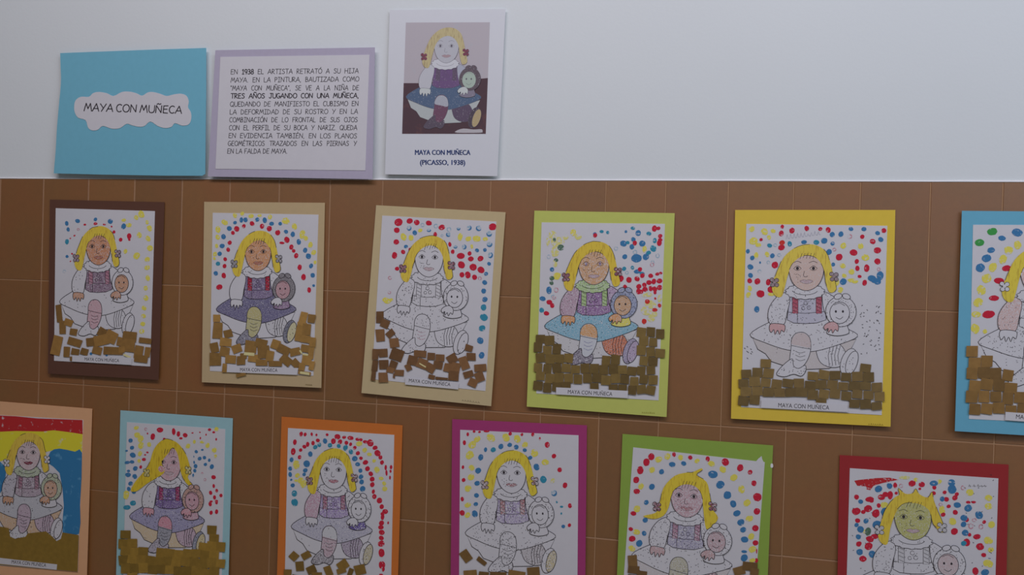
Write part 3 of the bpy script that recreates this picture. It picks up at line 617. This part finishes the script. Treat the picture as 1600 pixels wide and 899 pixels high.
artwork('drawing on bright yellow card, a blue heart-shaped blot at its right edge', (177, 152, 58),
 [(1148.7, 328.3), (1399, 328.3), (1391.5, 667.2), (1142.2, 654.5)], A4REF,
 [(a, 4.995, {'Y': [(124,90,22,20),(223,110,26,24),(290,105,17,16),(135,183,32,28),(175,215,20,18),(258,155,16,16),(158,298,18,22),(243,289,18,18),(838,221,22,22),(973,224,24,20),(1010,313,26,26),(833,377,20,20),(902,424,20,24),(845,455,16,16),(783,510,22,24),(906,492,36,14),(930,502,24,12),(815,567,22,20),(108,553,18,20),(97,604,18,20),(275,600,24,14)],
   'R': [(361,72,13,17),(353,124,20,21),(437,102,22,22),(552,86,19,20),(658,90,16,15),(720,97,20,22),(196,173,13,13),(355,235,26,22),(304,371,25,27),(107,495,18,20),(167,500,22,26),(252,505,20,24),(272,564,27,26),(191,596,30,30),(986,150,18,16),(1067,187,22,22),(1104,257,27,26),(1104,343,24,25),(918,274,30,26),(805,310,26,28),(943,343,18,18),(948,397,18,20),(1020,396,23,28),(965,461,15,13),(1004,510,19,23),(1154,102,18,20)], 'O': [(360,197,22,20)],
   'P': [(1114,404,14,16),(888,148,20,18),(768,250,16,14)], 'T': [(262,219,20,16),(419,206,18,20),(627,194,22,20)], 'p': [(306,216,16,14),(338,293,18,14),(252,350,14,14),(184,420,16,14)],
   'B': [(93,264,16,17),(127,316,18,18),(112,386,23,21),(113,452,19,20),(284,299,18,19),(689,182,24,24),(531,192,22,16),(751,133,21,20),(819,130,20,21),(897,90,18,16),(998,91,19,18),(754,204,16,16),(726,269,22,23),(759,367,15,15),(719,353,16,14),(838,501,27,25),(1105,122,18,17),(1130,172,20,20),(1060,475,32,26),(1125,455,28,34),(1105,500,26,26),(1085,492,28,20),(162,717,22,24),(188,352,8,9)]})],
 dict(hair=(180, 160, 71), skin=(166, 146, 144), hand=(164, 130, 136), strap=(140, 70, 88), bodice=(150, 148, 166), knee=(160, 148, 154), bow=(120, 104, 112), petti=(158, 152, 158), speck=1.1, bsp=.8, psp=.1, lsp=.6, cov=.85, seed=15),
 (), None, (104, 85, 54), cap(b, 4.61, [(230,622),(845,656),(857,712),(226,680)], (350,676), (717,694), 30),
 sign=(1357, 664.5, 1381, 665.5, 3.4, flat('ochre_pencil', (118, 96, 28))), card_name='yellow_card', extra=name_pencil,
 mosaic_spec=(b, 4.61, [(98,352),(172,350),(182,392),(195,360),(330,355),(335,440),(500,450),(510,440),(660,398),(755,390),(760,435),(890,440),(895,400),(970,405),(972,330),(1055,335),(1060,465),(1085,475),(1092,735),(950,715),(855,712),(848,655),(230,622),(225,675),(85,655),(84,500)], 80, 66, .035, .015))
# ---- sky blue card at the right edge
a, b = conv((1490, 330), 5.446), conv((1490, 490), 4.495)
qb = rect_w((1503, 329.6), (1492, 674), .253); qs = rect_w((1520.4, 351.4), (1514, 655), .211)
artwork('drawing on sky blue card, cut off by the right edge of the view', (84, 138, 166), qb, qs,
 [(a, 5.446, {'G': [(329,174,42,33),(221,268,44,28)], 'B': [(541,182,46,36),(412,231,31,23),(319,333,34,24),(281,402,40,33),(227,483,41,36),(700,190,40,32),(880,230,40,32)],
   'Y': [(544,290,33,32),(469,333,33,37),(420,410,32,35),(335,479,33,36),(280,572,35,40),(238,672,40,36),(208,777,38,36),(195,880,34,28),(660,260,32,32),(800,300,32,32)],
   'R': [(453,487,42,25),(387,594,43,27),(344,741,41,25),(297,880,54,34)]}), (b, 4.495, {'Y': [(152,108,30,30),(220,127,16,14)]})],
 dict(hair=(178, 161, 63), skin=(170, 140, 142), sleeve=(164, 140, 142), strap=(150, 110, 70), speck=1.3, sls=.3, cov=.6, seed=16), (), None, (112, 84, 48),
 cap(b, 4.495, [(365,692),(1010,738),(1006,800),(362,750)], (438,740), (825,765), 30), card_name='sky_blue_card', tilt=(-.004, -.012), d0=.006,
 mosaic_spec=(b, 4.495, [(112,230),(192,215),(260,330),(300,370),(365,365),(410,420),(385,520),(494,510),(600,545),(960,600),(990,735),(640,712),(370,690),(290,665),(298,745),(112,712)], 84, 82, .04, .0))
# ---- peach card at the left edge
a, b = conv((0, 640), 5.993), conv((0, 749), 5.993)
red = crayon('red_poster_paint', (150, 36, 40), .97, 90); yel = crayon('yellow_poster_paint', (184, 170, 48), .97, 60); blu = crayon('blue_poster_paint', (44, 98, 142), .9, 60, base=(84, 132, 168))
qb = rect_h((-30, 625.2), (144, 639), .345); qs = [(-19, 648), (130, 656.5), (121.4, 894), (-27, 882)]
Z = lambda f, pts: [f(*p) for p in pts]
artwork('drawing on peach card, painted with red, yellow and blue bands', (182, 136, 106), qb, qs,
 [], dict(hair=(182, 155, 65), skin=(160, 142, 150), doll=(160, 126, 108), collar=(140, 148, 132), sleeve=(150, 146, 160), bodice=(140, 126, 142), strap=(130, 92, 112), hand=(160, 118, 92), bonnet=(140, 146, 128), lips=(104, 44, 60), leg=(150, 132, 150), leg2=(150, 132, 150), petti=(164, 138, 116), skirt=(150, 150, 162), speck=.9, ssp=.4, cov=.7, seed=17),
 (), None, (124, 98, 42), cap(b, 5.993, [(-90,728),(535,800),(530,850),(-94,785)], (108,790), (430,823), 32), card_name='peach_card', tilt=(.003, -.012),
 bands=[(red, Z(a, [(-108,50),(0,58),(150,65),(350,85),(500,90),(772,100),(774,235),(640,215),(500,198),(400,210),(150,205),(0,212),(-110,200)])),
        (yel, Z(a, [(-110,200),(0,210),(150,203),(400,208),(500,196),(640,213),(774,233),(768,400),(700,395),(560,368),(430,400),(100,430),(50,470),(0,490),(-114,485)])),
        (blu, Z(a, [(470,400),(560,370),(700,398),(766,412),(752,900),(738,1170),(590,1150),(600,900),(560,600),(450,500)])),
        (blu, Z(a, [(-115,485),(0,488),(60,550),(45,700),(0,790),(-118,800)]))],
 ground=Z(b, [(-140,425),(0,445),(80,460),(95,540),(140,560),(240,540),(260,510),(430,490),(490,540),(530,582),(570,560),(585,500),(738,525),(727,868),(-145,790)]))
# ---- turquoise card
a, b = conv((185, 650), 6.66), conv((175, 764), 6.66)
qb = rect_h((188.2, 641.5), (363.7, 654), .335); qs = rect_h((198.3, 660), (352, 671), .298)
artwork('drawing on pale turquoise card, lower row, long yellow hair spread wide over the dots', (124, 156, 168), qb, qs,
 [(a, 6.66, {'Y': [(187,125,24,20),(195,200,26,30),(230,240,28,36),(235,310,26,34),(320,300,22,22),(225,395,22,24),(215,470,16,20),(725,315,24,24),(790,272,16,18),(870,275,20,14),(928,308,22,24),(997,358,22,28),(1020,140,24,20),(82,825,32,40),(1010,420,14,20)],
   'R': [(433,148,32,28),(575,165,18,38),(625,190,20,28),(650,235,18,12),(695,203,24,24),(358,217,24,34),(303,185,9,9),(478,240,16,10),(302,382,12,10),(278,407,11,8),(265,455,20,18),(232,534,15,18),(948,145,18,14),(992,172,14,12),(912,197,8,10),(853,233,7,14),(1018,245,9,15),(770,178,12,8),(848,172,8,7),(990,640,24,22),(992,732,14,20),(1023,780,14,20),(960,802,18,22),(1067,830,16,20),(1000,850,17,22),(965,893,16,12),(1020,888,16,14)],
   'P': [(285,140,16,16),(900,665,14,16),(872,600,12,12)],
   'B': [(127,258,22,24),(141,333,23,20),(85,365,14,10),(150,410,32,26),(92,487,28,16),(142,480,24,18),(175,549,25,24),(100,615,32,22),(105,575,16,14),(170,632,24,26),(126,706,25,22),(108,762,20,22),(160,800,20,14),(810,374,17,18),(873,355,14,10),(845,446,20,20),(895,436,17,19),(945,463,14,18),(905,507,17,18),(972,530,21,26),(803,525,20,22),(795,572,16,20),(788,485,9,16),(778,620,10,18),(785,425,5,10)]}),
  (b, 6.66, {'R': [(1022,160,18,24),(1088,143,16,20),(1031,250,17,23),(1088,240,18,24)], 'T': [(218,150,30,28),(155,195,36,26)]})],
 dict(hair=(176, 153, 45), skin=(160, 130, 142), blush=1, doll=(156, 120, 134), hand=(164, 118, 132), bodice=(98, 80, 128), strap=(128, 44, 86), skirt=(122, 118, 150), knee=(164, 112, 130), leg=(120, 120, 134), leg2=(150, 130, 148), petti=(164, 148, 128), bonnet=(150, 118, 112), dolldress=(156, 124, 140), boot=(110, 112, 130), sole=(160, 148, 118), shoe=(140, 134, 150), bow=(160, 150, 90), speck=1.2, sls=.3, ssp=.9, psp=.1, lsp=.6, cov=.74, seed=18),
 (), None, (122, 96, 42), cap(b, 6.66, [(285,882),(880,928),(876,990),(282,942)], (385,935), (765,962), 34), card_name='turquoise_card',
 hair_px=Z(a, smooth([(128,778),(180,680),(262,585),(325,485),(360,370),(410,292),(480,242),(545,250),(610,280),(665,340),(715,430),(748,560),(722,640),(760,705),(785,760),(745,738),(690,680),(650,590),(635,490),(610,385),(565,335),(525,385),(470,450),(452,500),(478,545),(470,600),(400,645),(300,705),(190,785)], True, 3)),
 mosaic_spec=(b, 6.66, [(118,370),(180,340),(205,440),(265,470),(290,530),(350,575),(345,680),(430,690),(500,650),(545,605),(795,605),(812,680),(870,662),(945,660),(945,540),(1020,480),(1000,430),(970,420),(970,345),(1105,345),(1080,420),(1140,470),(1145,650),(1130,900),(1125,1010),(880,995),(878,930),(285,885),(282,940),(100,930),(108,600)], 92, 88, .05, -.1))
# ---- orange card
a, b = conv((435, 655), 5.993), conv((425, 749), 5.993)
qb = rect_h((440, 651.5), (629, 665), .33); qs = rect_h((450, 669.2), (616, 680), .297)
artwork('drawing on orange card, a long chain of red dots down its right side', (164, 92, 42), qb, qs,
 [(a, 5.993, {'Y': [(168,430,26,44),(178,528,20,20),(210,575,30,24),(235,610,30,36),(755,233,26,24),(808,292,22,20),(852,332,20,18),(896,392,16,18),(922,475,26,26),(962,557,20,16),(990,605,18,18),(996,655,20,26),(165,580,14,14)],
   'R': [(213,141,18,22),(250,145,15,18),(312,143,11,17),(356,150,10,13),(456,148,14,13),(553,167,28,26),(515,208,22,28),(578,214,21,22),(637,223,19,18),(676,237,15,16),(615,172,20,14),(675,178,28,20),(745,190,24,16),(775,195,14,14),(815,215,24,16),(860,225,30,34),(905,270,24,20),(928,320,28,30),(955,360,18,22),(970,408,18,22),(1005,455,12,24),(1012,505,10,28),(1055,452,13,20),(1050,490,9,16),(1045,550,8,20),(154,218,18,26),(139,305,24,32),(198,358,17,20),(208,292,16,17),(243,260,19,18),(274,238,17,22),(324,226,17,20),(369,201,18,18),(715,270,17,18),(744,321,19,20),(773,368,17,17),(815,407,26,22),(834,466,22,24),(865,514,22,22),(878,563,24,22),(879,615,22,24),(889,681,15,21),(899,727,22,22),(946,765,24,28),(968,822,21,22),(1000,868,26,24),(975,890,18,18)],
   'B': [(123,382,20,22),(110,465,20,19),(110,520,17,24),(120,570,11,10),(134,622,20,20),(299,329,22,25),(265,420,29,34),(252,482,22,20),(241,520,17,16),(437,207,22,24),(715,372,26,26),(742,425,22,20),(768,484,18,22),(773,542,22,22),(779,590,21,24),(788,655,27,25)],
   'T': [(345,264,21,20),(383,243,19,20),(483,247,22,20),(565,253,18,20),(628,270,22,28),(679,308,20,24),(149,698,28,28),(152,782,32,34)]}),
  (b, 5.993, {'R': [(1035,355,17,28),(1025,412,24,24),(1020,452,24,22),(1027,500,26,26),(1024,552,23,22),(1022,605,30,30),(1026,692,30,38),(1030,805,28,40),(1042,845,14,22),(1022,897,20,10),(1088,410,8,14),(1065,305,22,18)]})],
 dict(hair=(182, 159, 55), sleeve=(152, 122, 142), strap=(134, 84, 108), bodice=(128, 112, 154), dolldress=(74, 58, 124), leg=(150, 128, 142), knee=(160,160,170), leg2=(128, 116, 138), sole=(150, 142, 120), lips=(140, 90, 104), bow=(110, 72, 74), skirt=(140, 138, 158), shoe=(120, 116, 126), speck=.9, ssp=.6, lsp=.3, psp=.1, sls=0, cov=.6, seed=19),
 [(205,722,75,75,40),(320,715,85,65,-28),(262,815,78,90,-5),(368,848,85,75,-25),(148,875,72,60,3),(528,860,70,95,-20),(663,805,100,85,-35),(650,860,90,50,-15),(735,870,50,70,20),(825,850,100,95,-15),(420,890,100,30,0),(220,940,80,80,12),(330,960,90,70,-8),(460,970,90,80,15),(600,955,80,80,-20),(740,965,95,75,5),(880,960,85,85,10)],
 (b, 5.993), (108, 84, 42), card_name='orange_card')
# ---- purple card
a, b = conv((705, 660), 5.724), conv((700, 742), 5.724)
qb = rect_h((706.6, 655.3), (917, 665), .327); qs = rect_h((719, 672), (904, 680.6), .297)
artwork('drawing on magenta purple card, well spaced dots around yellow hair', (132, 47, 95), qb, qs,
 [(a, 5.724, {'Y': [(233,152,28,26),(355,140,34,34),(490,138,32,32),(591,150,32,30),(188,203,34,32),(660,203,26,24),(745,278,28,36),(840,360,28,28),(166,294,36,34),(183,408,24,24),(178,490,26,30),(150,594,26,30),(148,742,26,22),(146,832,24,22)], 'y': [(908,524,20,20)],
   'R': [(148,109,11,18),(118,184,15,21),(105,403,12,17),(111,518,16,19),(99,688,16,20),(98,812,22,27),(205,84,12,12),(253,88,12,10),(316,82,24,10),(528,104,15,17),(632,111,13,13),(729,110,14,18),(793,148,9,14),(859,203,21,29),(919,303,20,21),(970,427,19,23),(1018,565,21,25),(1062,748,17,22)],
   'B': [(307,246,15,20),(445,217,22,25),(523,203,20,20),(582,223,22,20),(658,251,18,17),(706,319,19,18),(763,402,26,31),(264,315,24,27),(241,434,26,27),(232,547,24,22),(226,655,23,20),(220,734,19,19),(211,820,27,30)], 'T': [(376,247,23,23),(824,513,31,31),(945,715,8,12),(987,757,14,10),(985,818,8,10)], 'c': [(920,635,26,28)]}),
  (b, 5.724, {'R': [(1086,453,15,17)], 'B': [(1031,464,16,17)]})],
 dict(hair=(182, 161, 57), strap=(140, 96, 104), bodice=(134, 122, 156), leg2=(146, 140, 148), sole=(158, 146, 116), lips=(130, 90, 98), bow=(120, 92, 94), speck=1.3, ssp=.8, bsp=2.2, lsp=4.5, psp=.2, sls=.7, cov=.5, seed=20),
 [(160,728,75,105,-35),(302,775,40,95,-52),(198,885,115,60,-5),(320,890,90,45,5),(450,895,150,45,3),(615,890,150,55,8),(765,870,110,80,-5),(200,960,100,80,5),(340,955,100,75,-8),(480,960,110,70,4),(620,965,95,85,10),(760,960,100,80,-4),(900,960,100,80,8)],
 (b, 5.724), (108, 82, 48), card_name='magenta_card')
# ---- green card
a, b = conv((970, 685), 4.995), conv((965, 749), 5.992)
qb = rect_h((972.7, 678.5), (1208, 696.5), .338); qs = rect_h((989.4, 699.4), (1195, 722.6), .297)
def torn(s, lay):
    s.poly([(1181.5, 721), (1185, 717), (1190, 713), (1191, 718), (1193.5, 723), (1193, 729), (1187, 731)], .00062, WHITE)
green_art = artwork('drawing on leaf green card, its white sheet torn at the upper right corner', (112, 134, 60), qb, qs,
 [(a, 4.995, {'Y': [(295,167,24,24),(365,143,24,22),(467,152,20,18),(595,178,18,18),(707,200,24,24),(797,246,26,24),(244,248,22,22),(158,376,22,22),(127,552,26,24),(122,734,24,22),(86,862,24,22),(882,308,26,26),(943,398,26,28),(985,506,26,26),(1004,627,26,24),(1019,768,24,22)],
   'R': [(238,145,26,26),(200,188,27,29),(152,251,27,30),(121,326,24,25),(124,416,25,22),(98,588,22,18),(78,710,17,16),(89,786,26,24),(415,127,15,18),(542,152,16,18),(678,163,16,22),(816,187,27,30),(932,232,24,29),(1009,266,19,18),(1039,352,19,24),(1066,461,31,34),(1062,572,27,24),(1051,703,25,25),(1051,818,22,22)],
   'B': [(401,205,24,21),(491,198,20,18),(318,263,21,20),(242,380,23,24),(199,502,18,20),(190,641,20,20),(182,744,18,20),(144,822,24,27),(719,283,36,32),(777,363,34,30),(832,445,32,30),(877,513,24,28),(906,587,28,24),(936,657,27,26),(954,716,23,22),(966,792,28,25)]}),
  (b, 5.992, {'R': [(1300,762,17,20),(1302,675,6,22)], 'B': [(1186,738,34,32),(1185,680,26,14)], 'Y': [(1262,658,32,30),(1262,762,26,20)]})],
 dict(hair=(182, 159, 55), style='tips', skin=(156, 130, 142), doll=(152, 128, 138), hand=(154, 126, 132), strap=(138, 102, 124), bodice=(132, 128, 152), leg=(150, 146, 134), knee=(148, 144, 132), leg2=(150, 130, 140), bow=(108, 64, 76), lips=(140, 100, 110), petti=(160,154,160), speck=1.3, ssp=.8, psp=.2, cov=.62, seed=21),
 [(140,770,90,110,-3),(150,850,110,70,5),(230,880,90,40,10),(1140,860,110,80,-15),(1240,820,140,80,5),(1280,870,80,60,5),(150,940,110,90,4),(260,960,100,90,-6),(380,980,110,80,8),(500,975,90,90,-4),(1080,950,110,90,6),(1200,950,110,90,-5),(1270,960,80,90,3)],
 (b, 5.992), (98, 74, 46), card_name='leaf_green_card', extra=torn, tilt=(.002, -.014))
tc = Card(qb, .004, .002, -.014); m = MB(tc)
m.poly(smooth([(1204.2, 726), (1206, 724.6), (1207.8, 726), (1208, 730), (1206, 731.5), (1204, 730)], True, 3), .0004, flat('tape_painted_glint', (196, 194, 188)), .0004); m.build('tape_piece', green_art)  # tape on the card edge; its pale colour is a painted glint
# ---- red card
a = conv((1310, 710), 4.756)
qb = rect_h((1312, 711.5), (1576, 726.5), .335); qs = rect_h((1327.9, 732), (1560, 748), .297)
smear = crayon('red_paint_smear', (150, 36, 42), .85, 260)
def swipe(s, lay):
    rg = random.Random(8); x = 968
    while x < 1095:
        s.ribbon([a(x, 240), a(x + 6, 228 + rg.uniform(-4, 4)), a(x + 12, 244), a(x + 18, 236)], .6, lay + .0001, INK); x += rg.uniform(22, 34)
    for k in range(90):
        x, y = rg.uniform(95, 1170), rg.uniform(150, 890)
        if x < 330 or x > 900: s.ribbon([a(x, y), a(x + 5, y + rg.uniform(-5, 5))], .8, lay + .0001, INK)
    swipe_red(s, lay)
def swipe_red(s, lay): s.poly([a(*p) for p in [(118,198),(150,192),(280,178),(380,175),(448,190),(330,215),(262,235),(237,268),(210,262),(205,240),(140,235)]], .00066, smear)
artwork('drawing on red card, crowded with paint dots around a greenish face', (124, 36, 40), qb, qs,
 [(a, 4.756, {'Y': [(345,380,26,26),(770,415,24,28),(848,500,24,28),(978,285,28,22),(1117,325,24,24),(1117,388,24,24),(1138,523,26,22),(1115,642,30,28),(1132,712,20,20),(1113,815,34,28),(575,190,14,16),(748,205,18,16),(200,575,16,14)], 'y': [(490,175,34,14)],
   'R': [(135,319,19,18),(133,425,32,28),(220,405,30,26),(185,430,18,14),(279,441,28,31),(143,494,19,18),(231,336,32,20),(247,348,16,14),(320,320,28,20),(350,300,22,20),(385,305,22,30),(422,233,16,20),(300,382,16,16),(215,625,10,10),(235,632,28,24),(270,612,28,18),(225,685,31,27),(152,668,21,20),(182,778,26,24),(548,218,28,22),(620,226,22,22),(605,258,10,10),(713,248,16,16),(708,291,16,16),(430,290,12,12),(789,285,15,14),(803,336,19,18),(866,325,20,20),(880,298,16,14),(869,433,20,18),(778,450,18,16),(820,388,16,14),(862,575,27,24),(954,655,26,28),(974,599,14,14),(955,488,16,16),(1030,615,28,20),(1053,688,28,28),(1080,750,19,17),(1018,870,25,28),(1083,505,14,14),(1005,357,16,10),(965,358,18,10)],
   'P': [(466,235,16,16),(1060,540,18,20),(985,535,20,24),(1010,490,18,14),(925,250,16,18),(760,375,16,14)],
   'B': [(298,259,27,25),(380,236,22,21),(710,217,30,22),(842,212,28,25),(845,262,30,36),(772,334,18,18),(884,378,26,22),(965,402,27,28),(1045,453,28,30),(933,475,26,24),(930,522,22,20),(943,585,24,24),(166,353,18,17),(205,497,20,18),(135,527,16,16),(165,560,24,26),(148,615,20,18),(158,728,26,22),(252,744,27,26),(345,430,28,34),(290,525,36,32),(1090,880,28,26)], 'T': [(932,663,20,20)], 'K': [(220,575,24,30)]})],
 dict(hair=(182, 157, 61), style='crown', skin=(148, 146, 98), doll=(158, 142, 150), bow=(150, 148, 156), strap=(158,156,166), speck=1.0, seed=22), (), None, card_name='red_card', extra=swipe)

# ------------------------------------------------------------------ the three sheets above the tiles
f = conv((80, 60), 3.908)
quad = [(94, 83), (322, 74.9), (320.6, 274), (84, 271)]
card = Card(quad, .006, 0, -.016)
t = thing('title_sign', 'turquoise blue card with a white cloud reading MAYA CON MUÑECA', 'sign', card.org, 'sheets stuck to the white wall')
m = MB(card); out = smooth([(94, 83), (94.8, 105), (95.2, 130), (92, 165), (89, 200), (87, 235), (84, 271)], False, 3) + [(160, 273), (250, 274.5), (316, 274.8), (320.6, 272)] + [(321.3, 200), (322, 140), (322, 74.9)] + [(240, 77.5), (160, 80.5)]
m.poly(out, 0, paper('turquoise_title_card', (92, 144, 168), var=.04, scale=90), .0006); m.build('backing_card', t)
m = MB(card); m.poly(smooth([f(*p) for p in [(140,420),(148,380),(180,357),(230,357),(255,335),(290,327),(340,335),(380,352),(430,328),(475,325),(520,335),(555,350),(590,330),(625,328),(670,340),(705,352),(750,342),(790,338),(825,350),(840,385),(835,420),(852,450),(855,490),(840,525),(800,533),(755,518),(735,540),(695,548),(650,535),(605,508),(570,535),(535,540),(490,530),(460,522),(420,548),(370,552),(315,535),(285,558),(250,562),(225,545),(210,500),(165,485),(145,455)]], True, 3), .0006, WHITE, .0003)
co = m.build('cloud', t)
m = MB(card); strokes(m, 'MAYA CON MUÑECA', f(198, 443), f(800, 459), 47 / 3.908, .0008, INK, 1.5, 44 / 3.908, slant=.06, narrow=1.2); m.build('lettering', co)

f = conv((320, 60), 3.907)
quad = [(336.5, 78.5), (585.7, 74), (582, 280.2), (325, 276)]
card = Card(quad, .007, 0, -.014)
t = thing('text_panel', 'lavender card with a white page of eleven lines of handwritten-style text', 'sign', card.org, 'sheets stuck to the white wall')
m = MB(card); m.poly(quad, 0, paper('lavender_card', (142, 136, 158), var=.05, scale=120), .0006); m.build('backing_card', t)
m = MB(card); m.poly([f(95, 113), f(1005, 100), f(980, 807), f(65, 797)], .0006, WHITE, .0004); pg = m.build('page', t)
m = MB(card)
for txt, xa, ya, xb, yb, bd in [('EN 1938 EL ARTISTA RETRATÓ A SU HIJA', 157, 219, 940, 212, (3, 7)), ('MAYA. EN LA PINTURA, BAUTIZADA COMO', 157, 269, 943, 262, None), ('"MAYA CON MUÑECA", SE VE A LA NIÑA DE', 155, 318, 942, 316, None), ('TRES AÑOS JUGANDO CON UNA MUÑECA,', 157, 366, 942, 363, (0, 40)), ('QUEDANDO DE MANIFIESTO EL CUBISMO EN', 153, 416, 940, 412, None), ('LA DEFORMIDAD DE SU ROSTRO Y EN LA', 151, 464, 936, 460, None), ('COMBINACIÓN DE LO FRONTAL DE SUS OJOS', 149, 512, 934, 511, None), ('CON EL PERFIL DE SU BOCA Y NARIZ. QUEDA', 147, 560, 931, 559, None), ('EN EVIDENCIA TAMBIÉN, EN LOS PLANOS', 144, 608, 930, 610, None), ('GEOMÉTRICOS TRAZADOS EN LAS PIERNAS Y', 140, 656, 928, 656, None), ('EN LA FALDA DE MAYA.', 136, 703, 506, 703, None)]:
    strokes(m, txt, f(xa, ya), f(xb, yb), 29 / 3.907, .0008, INK, .8, 29 / 3.907, bd, slant=.06, narrow=.95)
m.build('lettering', pg)

quad = [(609, 15.5), (790, 14), (777, 275.5), (601.5, 272.5)]
card = Card(quad, .003, 0, -.008)
t = thing('print_sheet', 'white page with a small colour picture and two lines of bold blue lettering', 'poster', card.org, 'sheets stuck to the white wall')
m = MB(card); m.poly(quad, 0, paper('glossy_white_sheet', (171, 172, 184), var=.015, rough=.4), .0004); m.build('page', t)
Q = [(634.2, 35.3), (765.5, 34.8), (759, 209.3), (628.3, 209.2)]
m = MB(card); m.poly(Q, .0001, crayon('dusty_pink_print', (149, 143, 154), .9, 40, base=(146, 144, 156)))
m.poly([(630.7, 130), (655, 130), (740, 124), (762.3, 122), (759, 209.3), (628.3, 209.2)], .00016, crayon('maroon_print', (70, 54, 62), .85, 60, base=(84, 60, 64)))
m.poly(smooth([(713, 204.5), (724, 201), (740, 202.5), (752, 202), (754, 205.5), (750, 207.5), (714, 207.5)], True, 3), .0002, flat('pale_print_smudge', (150, 146, 156)))
pic = m.build('picture', t)
H = lambda x, y: (637 + (x - 1172) * .70 - (y - 382) * .02, 43 + (y - 382) * .766)
girl(t, card, H, dict(hair=(157, 146, 116), skin=(150, 150, 162), sleeve=(156, 156, 168), sleeve2=(140, 142, 160), collar=(166, 166, 178), bodice=(92, 72, 108), strap=(84, 72, 92), skirt=(72, 86, 112), petti=(146, 150, 156), leg=(94, 66, 86), knee=(140, 142, 156), leg2=(80, 68, 88), boot=(70, 62, 74), sole=(148, 132, 106), shoe=(78, 70, 84), hand=(160, 164, 170), doll=(138, 150, 146), bonnet=(84, 74, 84), dolldress=(110, 104, 122), bow=(104, 58, 74), lips=(140, 120, 130), lw=.38, ink=flat('print_grey', (84, 80, 92)), speck=0, cov=1.0, seed=30), .0003)
m = MB(card); bl = flat('blue_print', (52, 66, 112))
put_text(m, 'MAYA CON MUÑECA', (648.6, 242), (734.8, 242.2), 7.6, .0002, bl, bold=True); put_text(m, '(PICASSO, 1938)', (656.5, 257.6), (726.6, 257.8), 7.6, .0002, bl, bold=True)
m.build('lettering', t)
